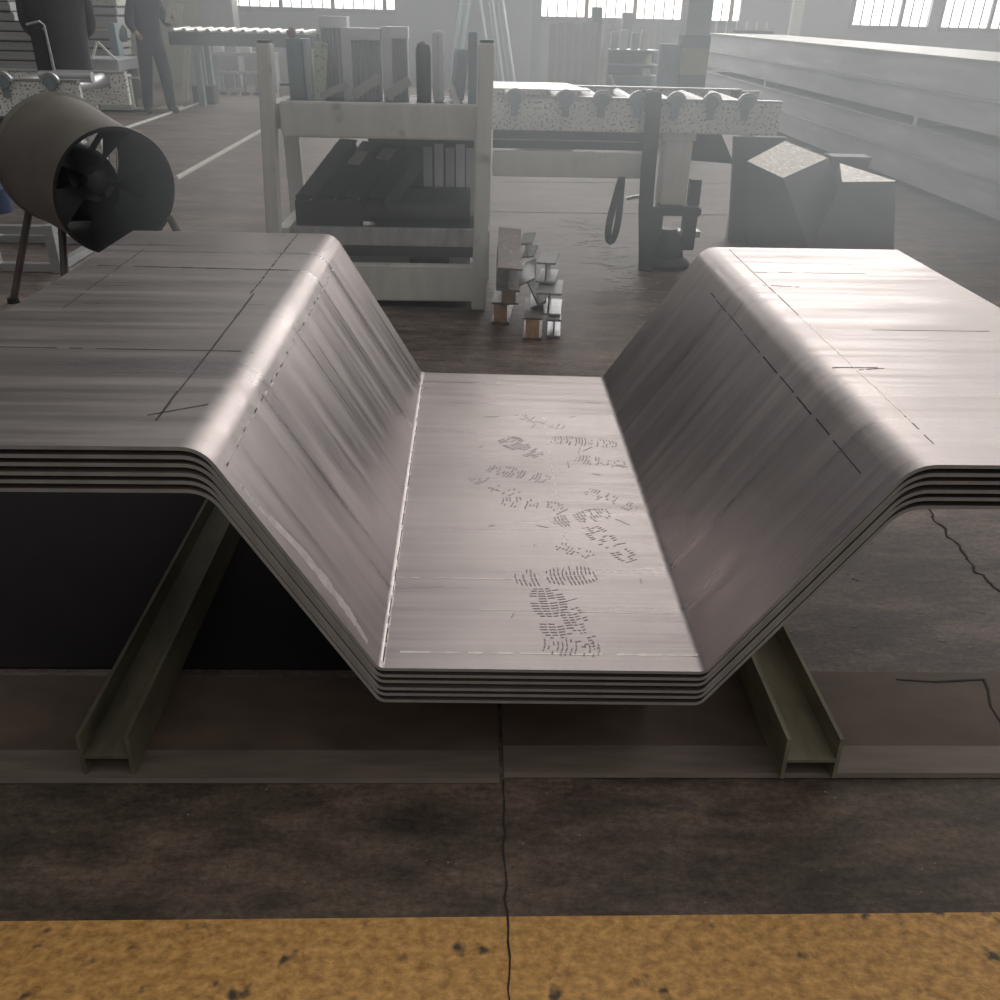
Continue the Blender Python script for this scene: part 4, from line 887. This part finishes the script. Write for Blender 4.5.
    o = bpy.data.objects.new(name, bm_me); COL.objects.link(o); o.scale = (scl,) * 3; o.location = (loc[0], loc[1], -zmin * scl); o.rotation_euler = (0, 0, rz)
    tag(o, label, 'person'); ORG[o] = Vector((0, 0, 0))
    hx, hy = j['hm'][0], j['hm'][1]
    h = MB(); h.sphere((hx, hy + .022, 1.632), .09, (1.0, 1.12, 1.0), 18, 12); h.build('hair', 'hair', o)
    for q in (-1, 1):
        MB().sphere((hx + .03 * q, hy - .082, 1.607), .011, n=8, m=6).build('eye', 'hair', o)
        MB().sphere((hx + .082 * q, hy + .005, 1.595), .028, (.35, .7, 1.1), 8, 6).build('ear', 'skin', o)
    MB().sphere((hx, hy - .088, 1.553), .02, (1.1, .4, .3), 10, 6).build('mouth', 'pink', o)
    return o
p1 = person('person', 'person in dark navy work clothes standing with feet apart by the white rail', (-4.86, 14.8), R(35),
            {'anL': (-.17, .03, .10), 'heL': (-.17, .04, .045), 'toL': (-.20, -.15, .035), 'knL': (-.135, -.02, .50), 'anR': (.17, .03, .10), 'heR': (.17, .04, .045), 'toR': (.21, -.14, .035), 'knR': (.14, -.02, .50),
             'elL': (-.27, -.05, 1.15), 'wrL': (-.24, -.22, 1.05), 'elR': (.27, -.05, 1.15), 'wrR': (.27, -.25, 1.22)}, 'cloth', 'cloth', 1.05, 1.22)
p2 = person('person', 'person in charcoal jacket standing behind the left roller conveyor', (-3.27, 7.85), R(203), {'elL': (-.20, -.05, 1.16), 'wrL': (-.07, -.21, 1.08), 'elR': (.20, -.05, 1.16), 'wrR': (.07, -.21, 1.08)}, 'cloth', 'cloth2', 1.12, 1.0)
m = MB(); n = 24; vs = []
prof = [(.90, .165, .14), (1.05, .17, .14), (1.2, .18, .14), (1.33, .20, .14), (1.42, .19, .125), (1.48, .10, .09)]
for z, a_, b_ in prof: vs += [(a_ * math.cos(2 * math.pi * k / n), .01 + b_ * math.sin(2 * math.pi * k / n), z) for k in range(n)]
vs += [(x * .94, y * .94, z) for x, y, z in vs[:n * 5]] 
fs = [(i * n + k, i * n + (k + 1) % n, (i + 1) * n + (k + 1) % n, (i + 1) * n + k) for i in range(5) for k in range(n)]
o6 = 6 * n; fs += [(o6 + i * n + k, o6 + (i + 1) * n + k, o6 + (i + 1) * n + (k + 1) % n, o6 + i * n + (k + 1) % n) for i in range(4) for k in range(n)]
fs += [(k, o6 + k, o6 + (k + 1) % n, (k + 1) % n) for k in range(n)]
m.add(vs, fs); m.build('jacket', 'cloth2', p2)
# what the standing worker carries: a pale board and a small bag
o = MB(); o.box((-4.42, 14.72, 1.36), (.22, .02, .30), (-.2, .25, 0)); tag(o.build('pale_board', 'speck', bevel=.004), 'pale speckled board held at the side of the standing worker', 'board')
o = MB(); o.rings([((-5.16, 14.55, .98), .04), ((-5.16, 14.55, 1.02), .06), ((-5.15, 14.56, 1.12), .05), ((-5.145, 14.57, 1.2), .015)], 14); tag(o.build('small_bag', 'teal'), 'small grey-brown bag hanging from the standing worker\'s hand', 'bag')

# ---------------------------------------------------------------- dusty haze and added glare haze in the hall
def haze(name, x0, x1, y0, y1, z0, z1, d):
    m = bpy.data.materials.new(name); m.use_nodes = True; nt = m.node_tree; nt.nodes.remove(nt.nodes['Principled BSDF'])
    v = nt.nodes.new('ShaderNodeVolumeScatter'); v.inputs['Density'].default_value = d; v.inputs['Anisotropy'].default_value = .45; v.inputs['Color'].default_value = (.86, .94, 1, 1)
    nt.links.new(v.outputs[0], nt.nodes['Material Output'].inputs['Volume']); M[name] = m
    o = MB().bb(x0, x1, y0, y1, z0, z1).build(name, name, smooth=False); o['kind'] = 'stuff'; o['label'] = 'thin dusty haze hanging through the whole hall' if name == 'dust_haze' else 'denser pale haze added as lens glare around the rack and right conveyor'; o['category'] = 'haze'
    return o
haze('dust_haze', -16, 16, 3.6, 20.6, .02, 5.4, .008)
haze('glare_haze', -1.5, 3.4, 3.5, 5.7, .33, 4.0, .20)  # denser volume added to stand in for lens glare

# ---------------------------------------------------------------- light
W = bpy.data.worlds.new('hall_light'); S.world = W; W.use_nodes = True; nt = W.node_tree; N = nt.nodes; L = nt.links
bg = N['Background']; tc = N.new('ShaderNodeTexCoord')
def lobe(d, pw, st):
    dv = Vector(d).normalized(); vm = N.new('ShaderNodeVectorMath'); vm.operation = 'DOT_PRODUCT'; vm.inputs[1].default_value = dv
    nm = N.new('ShaderNodeVectorMath'); nm.operation = 'NORMALIZE'; L.new(tc.outputs['Generated'], nm.inputs[0]); L.new(nm.outputs[0], vm.inputs[0])
    mx = N.new('ShaderNodeMath'); mx.operation = 'MAXIMUM'; mx.inputs[1].default_value = 0; L.new(vm.outputs['Value'], mx.inputs[0])
    p = N.new('ShaderNodeMath'); p.operation = 'POWER'; p.inputs[1].default_value = pw; L.new(mx.outputs[0], p.inputs[0])
    k = N.new('ShaderNodeMath'); k.operation = 'MULTIPLY'; k.inputs[1].default_value = st; L.new(p.outputs[0], k.inputs[0]); return k.outputs[0]
def addm(a_, b_):
    q = N.new('ShaderNodeMath'); q.operation = 'ADD'
    if isinstance(b_, float): q.inputs[1].default_value = b_
    else: L.new(b_, q.inputs[1])
    L.new(a_, q.inputs[0]); return q.outputs[0]
s_ = addm(lobe((.42, .82, .40), 9, 1.8), lobe((.92, .15, .30), 5, .8)); s_ = addm(s_, lobe((.1, -.45, .9), 2.5, .44)); s_ = addm(s_, lobe((.36, .89, .28), 45, 1.2)); s_ = addm(s_, lobe((.24, .87, .42), 45, 1.7)); s_ = addm(s_, .03)
L.new(s_, bg.inputs['Strength']); bg.inputs['Color'].default_value = (1, .985, .95, 1)
def area(name, loc, rot, sx, sy, e, col=(1, 1, 1)):
    l = bpy.data.lights.new(name, 'AREA'); l.shape = 'RECTANGLE'; l.size = sx; l.size_y = sy; l.energy = e; l.color = col
    o = bpy.data.objects.new(name, l); COL.objects.link(o); o.location = loc; o.rotation_euler = rot; return o
area('window_daylight', (4.0, 20.6, 4.6), (R(-62), 0, 0), 14, 1.6, 820)

S.view_settings.view_transform = 'Standard'; S.view_settings.look = 'None'; S.view_settings.exposure = .1; S.view_settings.gamma = 1
S.cycles.max_bounces = 8; S.cycles.volume_bounces = 1
